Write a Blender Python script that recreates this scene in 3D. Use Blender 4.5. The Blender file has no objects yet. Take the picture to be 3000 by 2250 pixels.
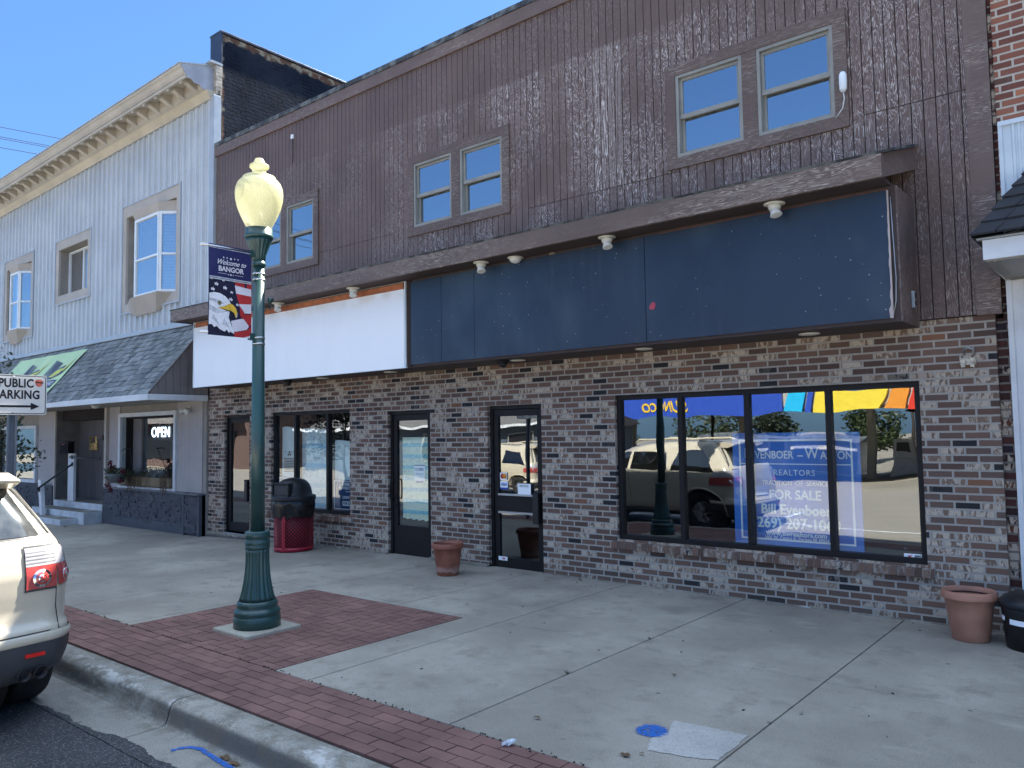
import bpy, bmesh, math, random
from mathutils import Vector, Matrix
random.seed(7)
scene = bpy.context.scene
COL = scene.collection
R = math.radians
# ------------------------------------------------------------------ camera, sky, sun, exposure
YAW, PITCH, ROLL = R(39.477), R(3.568), R(-0.884)
cf = Vector((-math.sin(YAW)*math.cos(PITCH), math.cos(YAW)*math.cos(PITCH), math.sin(PITCH)))
cr0 = Vector((math.cos(YAW), math.sin(YAW), 0)); cu0 = cr0.cross(cf)
cr = cr0*math.cos(ROLL) + cu0*math.sin(ROLL); cu = -cr0*math.sin(ROLL) + cu0*math.cos(ROLL)
camd = bpy.data.cameras.new('camera'); cam = bpy.data.objects.new('camera', camd); COL.objects.link(cam)
camd.sensor_width = 36; camd.lens = 27.576; camd.clip_start = .05; camd.clip_end = 2000
M = Matrix((cr, cu, -cf)).transposed().to_4x4(); M.translation = Vector((0, -7.8, 1.74)); cam.matrix_world = M
scene.camera = cam
SUN = Vector((.05, 1.0, 1.17)).normalized()
el = math.asin(SUN.z); az = math.atan2(SUN.x, SUN.y)
w = bpy.data.worlds.new('World'); scene.world = w; w.use_nodes = True
nt = w.node_tree; bg = nt.nodes['Background']; sky = nt.nodes.new('ShaderNodeTexSky')
sky.sky_type = 'NISHITA'; sky.sun_disc = False; sky.sun_elevation = el; sky.sun_rotation = az
sky.altitude = 200; sky.air_density = 1.0; sky.dust_density = .6; sky.ozone_density = 1.6
gm = nt.nodes.new('ShaderNodeGamma'); gm.inputs[1].default_value = .62; nt.links.new(sky.outputs[0], gm.inputs[0])
ti = nt.nodes.new('ShaderNodeMix'); ti.data_type = 'RGBA'; ti.blend_type = 'MULTIPLY'; ti.inputs[0].default_value = 1; nt.links.new(gm.outputs[0], ti.inputs[6]); ti.inputs[7].default_value = (.228, .395, .66, 1)
# unseen cloud cap added round the zenith to brighten the shaded street
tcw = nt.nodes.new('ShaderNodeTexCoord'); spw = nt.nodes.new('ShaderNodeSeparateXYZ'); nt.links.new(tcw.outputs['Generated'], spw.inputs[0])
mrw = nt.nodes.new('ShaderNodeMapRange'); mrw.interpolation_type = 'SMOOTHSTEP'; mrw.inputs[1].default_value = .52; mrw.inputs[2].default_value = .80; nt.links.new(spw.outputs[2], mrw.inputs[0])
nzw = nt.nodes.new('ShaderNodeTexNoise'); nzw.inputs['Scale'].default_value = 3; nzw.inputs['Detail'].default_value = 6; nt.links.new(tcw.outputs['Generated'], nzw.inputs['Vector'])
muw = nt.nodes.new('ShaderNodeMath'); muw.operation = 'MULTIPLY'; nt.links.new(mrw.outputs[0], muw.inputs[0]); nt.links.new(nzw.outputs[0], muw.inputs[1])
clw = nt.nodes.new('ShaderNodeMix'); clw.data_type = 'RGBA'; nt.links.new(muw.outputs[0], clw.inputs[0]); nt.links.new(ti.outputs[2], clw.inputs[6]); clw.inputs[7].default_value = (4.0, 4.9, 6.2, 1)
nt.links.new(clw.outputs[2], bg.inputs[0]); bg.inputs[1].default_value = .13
sd = bpy.data.lights.new('sun', 'SUN'); sd.energy = 5; sd.angle = R(.53); sd.color = (1, .95, .86)
so = bpy.data.objects.new('sun', sd); COL.objects.link(so); so.rotation_euler = (-SUN).to_track_quat('-Z', 'Y').to_euler()
vs = scene.view_settings; vs.view_transform = 'Standard'; vs.look = 'None'; vs.gamma = 1; vs.exposure = 2.36
scene.cycles.max_bounces = 8; scene.cycles.transparent_max_bounces = 12
# ------------------------------------------------------------------ materials
class N:
    def __init__(s, name):
        s.m = bpy.data.materials.new(name); s.m.use_nodes = True; s.t = s.m.node_tree; s.t.nodes.clear()
        s.out = s.n('OutputMaterial'); s._c = None
    def n(s, k, **kw):
        x = s.t.nodes.new('ShaderNode'+k)
        for a, b in kw.items(): setattr(x, a, b)
        return x
    def l(s, a, b): s.t.links.new(a, b)
    def set(s, inp, v):
        if isinstance(v, bpy.types.NodeSocket): s.l(v, inp)
        elif isinstance(v, tuple) and len(v) == 3 and inp.type == 'RGBA': inp.default_value = (*v, 1)
        else: inp.default_value = v
    def co(s):
        if not s._c: s._c = s.n('TexCoord').outputs['Object']
        return s._c
    def mp(s, sc=(1, 1, 1), loc=(0, 0, 0), v=None):
        m = s.n('Mapping'); s.set(m.inputs[0], v or s.co()); m.inputs['Scale'].default_value = sc; m.inputs['Location'].default_value = loc
        return m.outputs[0]
    def noise(s, scale=5, detail=4, rough=.55, v=None, dist=0):
        m = s.n('TexNoise'); s.set(m.inputs['Vector'], v or s.co()); m.inputs['Scale'].default_value = scale
        m.inputs['Detail'].default_value = detail; m.inputs['Roughness'].default_value = rough; m.inputs['Distortion'].default_value = dist
        return m.outputs[0]
    def math(s, op, a, b=0, c=0, clamp=False):
        m = s.n('Math', operation=op, use_clamp=clamp)
        s.set(m.inputs[0], a); s.set(m.inputs[1], b); s.set(m.inputs[2], c)
        return m.outputs[0]
    def ss(s, v, a, b, lo=0, hi=1):   # map a..b smoothly to lo..hi
        if a > b: a, b, lo, hi = b, a, hi, lo
        m = s.n('MapRange', interpolation_type='SMOOTHSTEP'); s.set(m.inputs[0], v)
        for i, q in enumerate((a, b, lo, hi)): m.inputs[i+1].default_value = q
        return m.outputs[0]
    def mix(s, f, a, b, blend='MIX'):
        m = s.n('Mix', data_type='RGBA', blend_type=blend, clamp_factor=True)
        s.set(m.inputs[0], f); s.set(m.inputs[6], a); s.set(m.inputs[7], b)
        return m.outputs[2]
    def ramp(s, f, pts, interp='LINEAR'):
        m = s.n('ValToRGB'); m.color_ramp.interpolation = interp; s.set(m.inputs[0], f)
        e = m.color_ramp.elements
        while len(e) < len(pts): e.new(.5)
        for x, (p, c) in zip(e, pts): x.position = p; x.color = (*c, 1)
        return m.outputs[0]
    def sep(s, v=None):
        m = s.n('SeparateXYZ'); s.set(m.inputs[0], v or s.co()); return m.outputs
    def comb(s, x, y, z=0.0):
        m = s.n('CombineXYZ'); s.set(m.inputs[0], x); s.set(m.inputs[1], y); s.set(m.inputs[2], z); return m.outputs[0]
    def bump(s, h, st=.3, d=.01, nrm=None):
        m = s.n('Bump'); m.inputs['Strength'].default_value = st; m.inputs['Distance'].default_value = d; s.set(m.inputs['Height'], h)
        if nrm: s.l(nrm, m.inputs['Normal'])
        return m.outputs[0]
    def island(s): return s.n('NewGeometry').outputs['Random Per Island']
    def bsdf(s, col, rough=.6, nrm=None, metal=0, spec=.5, **kw):
        b = s.n('BsdfPrincipled'); s.set(b.inputs['Base Color'], col); s.set(b.inputs['Roughness'], rough)
        s.set(b.inputs['Metallic'], metal); b.inputs['Specular IOR Level'].default_value = spec
        if nrm: s.l(nrm, b.inputs['Normal'])
        for k, v in kw.items(): s.set(b.inputs[k.replace('_', ' ')], v)
        s.l(b.outputs[0], s.out.inputs[0]); return s.m
def plain(name, col, rough=.6, var=.18, vs=4, bs=60, bst=.12, metal=0, spec=.4, isl=0, **kw):
    n = N(name); a = n.noise(vs, 5); b = n.noise(bs, 3)
    dark = tuple(c*(1-var) for c in col); lite = tuple(min(1, c*(1+var*.8)) for c in col)
    c = n.mix(n.ss(a, .3, .7), dark, lite)
    if isl: c = n.mix(n.math('MULTIPLY', n.island(), isl), c, tuple(x*.35 for x in col))
    return n.bsdf(c, n.ss(a, .2, .8, max(0.02, rough-.08), min(1, rough+.08)), n.bump(b, bst, .004), metal, spec, **kw)
def m_brick(name, ramp_pts, mortar, bw=.2032, rh=.0677, ms=.0095, off=.5, tanamt=1.0):
    n = N(name); x, y, z = n.sep()[:3]
    v = n.comb(n.math('ADD', x, y), z)
    v2 = n.n('VectorMath', operation='ADD'); n.l(v, v2.inputs[0]); wob = n.n('VectorMath', operation='SCALE')
    wn = n.n('TexNoise'); n.l(n.co(), wn.inputs['Vector']); wn.inputs['Scale'].default_value = 9; n.l(wn.outputs['Color'], wob.inputs[0]); wob.inputs['Scale'].default_value = .0035
    n.l(wob.outputs[0], v2.inputs[1])
    br = n.n('TexBrick', offset=off, offset_frequency=2, squash=1); n.l(v2.outputs[0], br.inputs['Vector'])
    br.inputs['Color1'].default_value = (0, 0, 0, 1); br.inputs['Color2'].default_value = (1, 1, 1, 1); br.inputs['Mortar'].default_value = (.5, .5, .5, 1)
    br.inputs['Scale'].default_value = 1; br.inputs['Mortar Size'].default_value = ms; br.inputs['Mortar Smooth'].default_value = .15
    br.inputs['Brick Width'].default_value = bw; br.inputs['Row Height'].default_value = rh; br.inputs['Bias'].default_value = 0
    t = br.outputs['Color']; f = br.outputs['Fac']
    base = n.ramp(t, ramp_pts, 'CONSTANT')
    # mottled pale slurry on the tan bricks: streaks that run up the brick face
    mot = n.noise(1, 4, .6, n.mp((17, 17, 6.5)), 1.2)
    tan = n.ss(t, .57, .59); tan = n.math('MULTIPLY', tan, n.ss(t, .90, .93, 1, 0))
    pale = n.mix(n.noise(1.3, 2), (.55, .45, .345), (.43, .37, .305))
    base = n.mix(n.math('MULTIPLY', tan, n.ss(mot, .43, .53)), base, pale) if tanamt else base
    base = n.mix(n.math('MULTIPLY', n.ss(mot, .60, .74), .25), base, (.30, .25, .22))
    spk = n.noise(240, 2); base = n.mix(n.ss(spk, .62, .72), base, (.02, .015, .015)); base = n.mix(n.math('MULTIPLY', n.ss(n.noise(150, 2, .5, n.mp((1, 1, 1), (9, 3, 1))), .68, .76), .5), base, (.5, .45, .42))
    big = n.noise(.7, 3); base = n.mix(n.ss(big, .35, .7, 0, .3), base, n.mix(.5, base, (.02, .02, .02))); base = n.mix(n.math('MULTIPLY', n.ss(n.math('ADD', z, n.math('MULTIPLY', n.noise(2.5, 4), .5)), .45, .15), .45), base, (.10, .085, .065))
    mo = n.mix(n.noise(14, 4), tuple(c*.7 for c in mortar), tuple(min(1, c*1.25) for c in mortar))
    c = n.mix(f, base, mo)
    h = n.math('ADD', n.math('MULTIPLY', n.math('SUBTRACT', 1, f), 1.0), n.math('MULTIPLY', n.noise(90, 4), .25))
    return n.bsdf(c, .82, n.bump(h, .9, .007), spec=.3)
BR = [(0, (0.101, 0.062, 0.049)), (.10, (0.143, 0.084, 0.064)), (.24, (0.178, 0.106, 0.079)), (.42, (0.137, 0.089, 0.071)), (.56, (0.190, 0.124, 0.090)), (.72, (0.178, 0.119, 0.090)), (.82, (0.213, 0.142, 0.104)), (.915, (0.024, 0.024, 0.026)), (.985, (0.225, 0.106, 0.061))]
mBrick = m_brick('wall_brick', BR, (.36, .33, .29))
mRed = m_brick('old_red_brick', [(0, (.16, .06, .045)), (.25, (.22, .085, .06)), (.5, (.28, .11, .07)), (.8, (.12, .06, .05)), (.9, (.40, .15, .08))], (.44, .40, .34), tanamt=0)
def m_flaky(name, col, pale, grain='V', amt=1.0, band=None, isl=.25):
    n = N(name); x, y, z = n.sep()[:3]
    S = (1, 1, .16) if grain == 'V' else (.07, 1, 1.5)
    g = n.noise(11, 3, .5, n.mp(S), .4)                        # plywood grain: contour lines of a stretched noise
    rings = n.math('ABSOLUTE', n.math('SINE', n.math('MULTIPLY', g, 70)))
    line = n.ss(rings, .12, .62, 1, 0)
    brk = n.ss(n.noise(34, 3, .6, n.mp((1, 1, .45) if grain == 'V' else (.45, 1, 1), (3, 1, 7))), .38, .52)
    reg = n.noise(1.15, 5, .62, n.mp((1, 1, .5) if grain == 'V' else (.4, 1, 1.5), (11, 0, 4)))
    m = n.math('MULTIPLY', n.ss(reg, .35, .62), n.ss(n.island(), 0, 1, .62, 1.12))
    if band: m = n.math('MULTIPLY', m, band(n, x, z), clamp=True)
    fl = n.math('MULTIPLY', n.math('MULTIPLY', line, brk), n.math('MULTIPLY', m, amt), clamp=True)
    if band:   # one plywood sheet has weathered down to long open grain lines
        g2 = n.noise(4.5, 2, .5, n.mp((1.6, 1, .10), (2, 0, 3)), .3); l2 = n.ss(n.math('ABSOLUTE', n.math('SINE', n.math('MULTIPLY', g2, 60))), .35, .10)
        sh = n.math('MULTIPLY', n.math('MULTIPLY', n.ss(x, -5.08, -5.05), n.ss(x, -4.66, -4.69)), n.math('MULTIPLY', n.ss(z, 4.60, 4.62), n.ss(z, 6.36, 6.33)))
        fl = n.math('MAXIMUM', fl, n.math('MULTIPLY', l2, sh))
    chips = n.math('MULTIPLY', n.ss(n.noise(7, 5, .7, n.mp((1, 1, .35) if grain == 'V' else (.3, 1, 1), (5, 9, 2))), .69, .73), n.ss(m, .1, .6))
    chips = n.math('MULTIPLY', chips, amt, clamp=True)
    c = n.mix(n.ss(n.noise(.8, 3), .3, .7), tuple(q*.86 for q in col), tuple(q*1.12 for q in col))
    c = n.mix(n.math('MULTIPLY', n.island(), isl), c, tuple(q*.62 for q in col))
    c = n.mix(n.math('MULTIPLY', n.ss(n.noise(3, 5, .6, n.mp((5, 1, .25))), .5, .8), .35), c, tuple(q*1.5 for q in col))
    c = n.mix(fl, c, pale); c = n.mix(chips, c, tuple(q*1.15 for q in pale))
    h = n.math('ADD', n.math('MULTIPLY', fl, -.6), n.noise(70, 4, .6, n.mp((1, 1, .2) if grain == 'V' else (.2, 1, 1))))
    return n.bsdf(c, n.ss(fl, 0, 1, .5, .8), n.bump(h, .35, .003), spec=.35)
def bandf(n, x, z):
    top = n.ss(z, 6.30, 6.36, 1, .22); r = n.ss(x, -9.5, -6.5, .35, 1); low = n.ss(z, 3.9, 4.6, .75, 1)
    rr = n.ss(x, -2.4, -1.2, 1, .45)
    return n.math('MULTIPLY', n.math('MULTIPLY', top, r), n.math('MULTIPLY', low, n.math('MULTIPLY', rr, 1.35)))
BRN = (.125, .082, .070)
mSiding = m_flaky('flaking_brown_siding', BRN, (.52, .48, .46), 'V', .95, bandf)
mTrim = m_flaky('flaking_brown_trim', (.115, .078, .066), (.58, .53, .46), 'H', .38, None, .1)
mTrimF = m_flaky('flaking_brown_board', (.125, .088, .074), (.60, .54, .46), 'H', .85, None, .1)
mFascia = m_flaky('flaking_brown_fascia', (.135, .093, .080), (.58, .52, .45), 'H', .45, None, .1)
mBack = plain('dark_gap', (.02, .014, .014), .9)
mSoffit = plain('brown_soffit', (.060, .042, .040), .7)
def m_conc(name, col, isl=.12, dirt=.5, pit=1, kerb=False):
    n = N(name); x, y, z = n.sep()[:3]
    a = n.noise(.55, 6, .62); b = n.noise(3.1, 7, .68); s = n.noise(95, 3, .7); s2 = n.noise(230, 2, .6)
    c = n.mix(n.ss(a, .38, .62), tuple(q*.70 for q in col), tuple(q*1.14 for q in col))
    c = n.mix(n.math('MULTIPLY', n.ss(b, .50, .66), dirt*.7), c, tuple(q*.52 for q in col))
    c = n.mix(n.math('MULTIPLY', n.ss(n.noise(1.7, 7, .7, n.mp((.35, 1, 1), (4, 8, 0))), .58, .70), .5), c, tuple(min(1, q*1.4) for q in col))
    c = n.mix(n.math('MULTIPLY', n.ss(n.noise(9, 6, .75, n.mp((1, 1, 1), (2, 5, 1))), .50, .66), .35), c, tuple(q*.6 for q in col))
    c = n.mix(n.math('MULTIPLY', n.island(), isl*3), c, n.mix(.5, c, (.16, .145, .115)))
    c = n.mix(n.ss(s, .50, .62, 0, .55*pit), c, tuple(q*.50 for q in col)); c = n.mix(n.ss(s2, .52, .64, 0, .55*pit), c, tuple(min(1, q*1.6) for q in col))
    spots = n.n('TexVoronoi', voronoi_dimensions='2D'); n.l(n.comb(x, y), spots.inputs['Vector']); spots.inputs['Scale'].default_value = 1.7
    c = n.mix(n.math('MULTIPLY', n.ss(spots.outputs['Distance'], .015, .035, .7, 0), n.ss(n.noise(2, 1), .48, .6)), c, (.05, .048, .045))
    if kerb:
        k = n.math('MULTIPLY', n.ss(z, -.015, -.045), n.ss(z, -.150, -.125)); k = n.math('MULTIPLY', k, n.ss(n.noise(2.2, 6, .7, n.mp((.7, 1, 2.5))), .36, .56))
        c = n.mix(n.math('MULTIPLY', k, .8), c, (.055, .055, .058)); k2 = n.math('MULTIPLY', n.ss(n.noise(3, 6, .7, n.mp((.5, 1, 1), (9, 1, 2))), .54, .62), n.ss(z, -.06, -.02)); c = n.mix(n.math('MULTIPLY', k2, .6), c, (.62, .6, .55))
        g = n.ss(y, -5.36, -5.22); c = n.mix(n.math('MULTIPLY', n.math('MULTIPLY', g, n.ss(n.noise(6, 6, .7), .45, .6)), .5), c, (.12, .10, .07))
    return n.bsdf(c, .88, n.bump(n.math('ADD', s, n.math('MULTIPLY', b, .6)), .55, .005), spec=.3)
mConc = m_conc('sidewalk_concrete', (.325, .292, .238), .16, 1.0)
mConcL = m_conc('pale_concrete', (.385, .37, .335), .1, .2)
mCurb = m_conc('curb_concrete', (.31, .288, .24), .1, 1.1, 1.3, True)
mGut = m_conc('gutter_concrete', (.27, .25, .21), .1, 1.0, 1.2, True)
mPad = m_conc('exposed_aggregate', (.38, .35, .28), 0, .4, 1.6)
mPaver = plain('red_stamped_paver', (.215, .115, .095), .85, .22, 2.2, 170, .5, spec=.25, isl=.35)
mJoint = plain('joint_dirt', (.035, .032, .03), .95)
def m_asph():
    n = N('asphalt'); s = n.n('TexVoronoi'); n.l(n.co(), s.inputs['Vector']); s.inputs['Scale'].default_value = 130
    c = n.mix(n.ss(n.noise(1.2, 5), .35, .65), (.030, .031, .034), (.052, .052, .054))
    c = n.mix(n.ss(n.sep(s.outputs['Color'])[0], .78, .95), c, (.16, .155, .15)); c = n.mix(n.ss(n.noise(60, 3), .55, .7), c, (.02, .02, .02))
    far = n.ss(n.sep()[1], -5.9, -6.8, 0, 1); c = n.mix(n.math('MULTIPLY', far, .85), c, n.mix(n.noise(1.1, 6), (.24, .22, .185), (.34, .31, .26)))
    return n.bsdf(c, .85, n.bump(s.outputs['Distance'], .6, .006), spec=.3)
mAsph = m_asph()
mBronze = plain('bronze_aluminium', (.014, .0125, .0135), .5, .15, 3, 200, .03, spec=.22)
mSash = plain('khaki_sash_metal', (.245, .245, .225), .45, .12)
mWhiteP = plain('white_paint', (.62, .64, .66), .5, .10, 3)
mVinyl = plain('white_vinyl', (.74, .78, .80), .35, .05)
mGrey = plain('grey_galvanised', (.42, .44, .46), .42, .12, metal=.7)
mDkSteel = plain('dark_steel', (.05, .055, .06), .4, .15, metal=.6)
mBlack = plain('black_plastic', (.012, .012, .014), .42, .2)
mBag = plain('black_bin_bag', (.010, .010, .012), .25, .2, 5, 30, .2)
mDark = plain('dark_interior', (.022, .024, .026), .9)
mPaper = plain('pale_paper', (.72, .80, .78), .8, .06)
def m_wood():
    n = N('lightbox_cream'); return n.bsdf((.55, .52, .44), .5)
mCream = plain('cream_enamel', (.60, .58, .50), .4, .08)
def m_glass(name, fac, tint=(1, 1, 1), ref=(.92, .97, 1), wob=.35, sc=1.1):
    n = N(name); g = n.n('BsdfGlossy'); g.inputs['Roughness'].default_value = 0.0; n.set(g.inputs['Color'], ref)
    t = n.n('BsdfTransparent'); n.set(t.inputs['Color'], tint); mx = n.n('MixShader'); lw = n.n('LayerWeight'); lw.inputs[0].default_value = .5; sch = n.math('MULTIPLY', n.math('POWER', lw.outputs['Facing'], 5), .9)
    nr = n.bump(n.noise(sc, 1.5, .4), wob, .02); n.l(nr, g.inputs['Normal'])
    n.set(mx.inputs[0], n.math('ADD', sch, fac+.04)); n.l(t.outputs[0], mx.inputs[1]); n.l(g.outputs[0], mx.inputs[2]); n.l(mx.outputs[0], n.out.inputs[0])
    return n.m
mGlass = m_glass('storefront_glass', .17, (.93, .98, .96), wob=.22, sc=1.2)
mGlassU = m_glass('upper_window_glass', .42, (.7, .75, .8), wob=.15)
mGlassC = m_glass('car_glass', .10, (.25, .27, .27), wob=.02)
# ------------------------------------------------------------------ mesh builder
def gz(x): return -.1*min(1, max(0, (-10-x)/4))
WARP = [None]
class MB:
    def __init__(s): s.v = []; s.f = []; s.mi = []; s.sm = []; s.k = 0; s.smooth = False
    def add(s, vs, fs):
        o = len(s.v); s.v += [tuple(p) for p in vs]; s.f += [tuple(i+o for i in f) for f in fs]; s.mi += [s.k]*len(fs); s.sm += [s.smooth]*len(fs); return s
    def box(s, x0, x1, y0, y1, z0, z1):
        x0, x1 = sorted((x0, x1)); y0, y1 = sorted((y0, y1)); z0, z1 = sorted((z0, z1))
        return s.add([(x, y, z) for x in (x0, x1) for y in (y0, y1) for z in (z0, z1)], [(0, 1, 3, 2), (4, 6, 7, 5), (0, 4, 5, 1), (2, 3, 7, 6), (0, 2, 6, 4), (1, 5, 7, 3)])
    def obox(s, c, hx, hy, hz, ax=Vector((1, 0, 0)), ay=Vector((0, 1, 0)), az=Vector((0, 0, 1))):
        c = Vector(c); return s.add([c+ax*a*hx+ay*b*hy+az*d*hz for a in (-1, 1) for b in (-1, 1) for d in (-1, 1)], [(0, 1, 3, 2), (4, 6, 7, 5), (0, 4, 5, 1), (2, 3, 7, 6), (0, 2, 6, 4), (1, 5, 7, 3)])
    def quad(s, *p): return s.add(p, [tuple(range(len(p)))])
    def prism(s, poly, axis, a, b):
        # poly: 2D points in the two other axes (cyclic order), extruded from a to b along axis
        def P(u, v, t): return {'x': (t, u, v), 'y': (u, t, v), 'z': (u, v, t)}[axis]
        n = len(poly); vs = [P(u, v, a) for u, v in poly]+[P(u, v, b) for u, v in poly]
        return s.add(vs, [tuple(range(n))[::-1], tuple(range(n, 2*n))]+[(i, (i+1) % n, n+(i+1) % n, n+i) for i in range(n)])
    def tube(s, pts, r, n=10, cap=True):
        pts = [Vector(p) for p in pts]; rs = r if isinstance(r, (list, tuple)) else [r]*len(pts); o = []; up = None
        for i, p in enumerate(pts):
            d = (pts[min(i+1, len(pts)-1)]-pts[max(i-1, 0)]).normalized()
            if up is None: up = d.orthogonal().normalized()
            up = (up-d*up.dot(d)).normalized(); q = d.cross(up)
            o += [p+(up*math.cos(2*math.pi*k/n)+q*math.sin(2*math.pi*k/n))*rs[i] for k in range(n)]
        f = [(i*n+k, i*n+(k+1) % n, (i+1)*n+(k+1) % n, (i+1)*n+k) for i in range(len(pts)-1) for k in range(n)]
        if cap: f += [tuple(range(n))[::-1], tuple(range((len(pts)-1)*n, len(pts)*n))]
        sm = s.smooth; s.smooth = True; s.add(o, f); s.smooth = sm; return s
    def lathe(s, prof, n=32, c=(0, 0, 0), flute=0, fn=16, frange=(0, 0), cap=True, axis=None):
        o = []; c = Vector(c); ax = (axis or Vector((0, 0, 1))).normalized(); u = ax.orthogonal().normalized() if axis else Vector((1, 0, 0)); q = ax.cross(u)
        for r, z in prof:
            for k in range(n):
                a = 2*math.pi*k/n; rr = r
                if flute and frange[0] <= z <= frange[1]: rr = r-flute*(.5+.5*math.cos(a*fn))
                o.append(c+u*rr*math.cos(a)+q*rr*math.sin(a)+ax*z)
        m = len(prof); f = [(i*n+k, i*n+(k+1) % n, (i+1)*n+(k+1) % n, (i+1)*n+k) for i in range(m-1) for k in range(n)]
        if cap: f += [tuple(range(n))[::-1], tuple(range((m-1)*n, m*n))]
        sm = s.smooth; s.smooth = True; s.add(o, f); s.smooth = sm; return s
    def frame(s, x0, x1, z0, z1, w, y0, y1, wt=None, wb=None):
        wt = wt or w; wb = wb or w; a = [(x0, z0), (x1, z0), (x1, z1), (x0, z1)]; b = [(x0+w, z0+wb), (x1-w, z0+wb), (x1-w, z1-wt), (x0+w, z1-wt)]
        for i in range(4):
            j = (i+1) % 4; s.prism([a[i], a[j], b[j], b[i]], 'y', y0, y1)
        return s
    def wall(s, x0, x1, z0, z1, y, holes, depth):
        xs = sorted({x0, x1, *[h[0] for h in holes], *[h[1] for h in holes]}); zs = sorted({z0, z1, *[h[2] for h in holes], *[h[3] for h in holes]})
        for i in range(len(xs)-1):
            for j in range(len(zs)-1):
                cx, cz = (xs[i]+xs[i+1])/2, (zs[j]+zs[j+1])/2
                if any(h[0] < cx < h[1] and h[2] < cz < h[3] for h in holes): continue
                s.quad((xs[i], y, zs[j]), (xs[i+1], y, zs[j]), (xs[i+1], y, zs[j+1]), (xs[i], y, zs[j+1]))
        for h in holes:
            a, b, c, d = h[:4]
            s.quad((a, y, c), (a, y+depth, c), (a, y+depth, d), (a, y, d)); s.quad((b, y, c), (b, y, d), (b, y+depth, d), (b, y+depth, c))
            s.quad((a, y, d), (a, y+depth, d), (b, y+depth, d), (b, y, d)); s.quad((a, y, c), (b, y, c), (b, y+depth, c), (a, y+depth, c))
        return s
    def cols(s, x0, x1, z0, z1, pitch, prof, y, holes):
        x = x0
        while x < x1-1e-4:
            for (a, ya), (b, yb) in zip(prof, prof[1:]):
                xa, xb = x+a*pitch, min(x+b*pitch, x1)
                if xa >= x1: break
                cuts = sorted([(max(z0, h[2]), min(z1, h[3])) for h in holes if h[0] < (xa+xb)/2 < h[1]]); z = z0; segs = []
                for c, d in cuts:
                    if c > z: segs.append((z, c))
                    z = max(z, d)
                if z < z1: segs.append((z, z1))
                for c, d in segs: s.quad((xa, y+ya, c), (xb, y+yb, c), (xb, y+yb, d), (xa, y+ya, d))
            x += pitch
        return s
    def build(s, name, mats, parent=None, bevel=0, autosm=False):
        vs = s.v
        if WARP[0]: vs = [WARP[0](*p) for p in vs]
        me = bpy.data.meshes.new(name); me.from_pydata(vs, [], s.f); me.update()
        if not isinstance(mats, (list, tuple)): mats = [mats]
        for m in mats: me.materials.append(m)
        me.polygons.foreach_set('material_index', s.mi); me.polygons.foreach_set('use_smooth', s.sm)
        bm = bmesh.new(); bm.from_mesh(me); bmesh.ops.recalc_face_normals(bm, faces=bm.faces); bm.to_mesh(me); bm.free()
        o = bpy.data.objects.new(name, me); COL.objects.link(o)
        if parent: o.parent = parent
        if bevel:
            b = o.modifiers.new('b', 'BEVEL'); b.width = bevel; b.segments = 2; b.limit_method = 'ANGLE'
        return o
def tag(o, label=None, cat=None, group=None, kind=None):
    if label: o['label'] = label
    if cat: o['category'] = cat
    if group: o['group'] = group
    if kind: o['kind'] = kind
    return o
def thing(name, label, cat, loc=(0, 0, 0), group=None):
    o = bpy.data.objects.new(name, None); COL.objects.link(o); o.location = loc; o.empty_display_size = .2
    return tag(o, label, cat, group)
# Meshes are written in world coordinates; children of a thing that stands away from the
# origin are shifted to its base by "at", which keeps object-space textures in world scale.
def at(o, loc):
    """move a thing that was built round the world origin frame so its empty sits at loc, geometry unmoved"""
    o.location = loc
    for c in o.children: c.matrix_parent_inverse = Matrix.Translation(loc).inverted()
    return o
def text(name, body, size, mat, parent, origin, xd=(1, 0, 0), zd=(0, 0, 1), align='CENTER', sx=1, bold=0, shear=0, ext=.001, sp=1, flip=False):
    c = bpy.data.curves.new(name, 'FONT'); c.body = body; c.size = size; c.align_x = align; c.align_y = 'CENTER'; c.extrude = ext; c.offset = bold; c.shear = shear; c.space_character = sp; c.resolution_u = 3
    t = bpy.data.objects.new('t', c); me = bpy.data.meshes.new_from_object(t); bpy.data.objects.remove(t)
    X = Vector(xd).normalized(); Z = Vector(zd).normalized(); Nn = X.cross(Z)
    m = Matrix((X*sx, Z, Nn)).transposed().to_4x4(); m.translation = Vector(origin); me.transform(m)
    me.materials.clear(); me.materials.append(mat); me.name = name
    o = bpy.data.objects.new(name, me); COL.objects.link(o)
    if parent: o.parent = parent
    return o
def emis(name, col, st):
    n = N(name); e = n.n('Emission'); n.set(e.inputs[0], col); e.inputs[1].default_value = st; n.l(e.outputs[0], n.out.inputs[0]); return n.m
def lerp(a, b, t): return a+(b-a)*t
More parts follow.
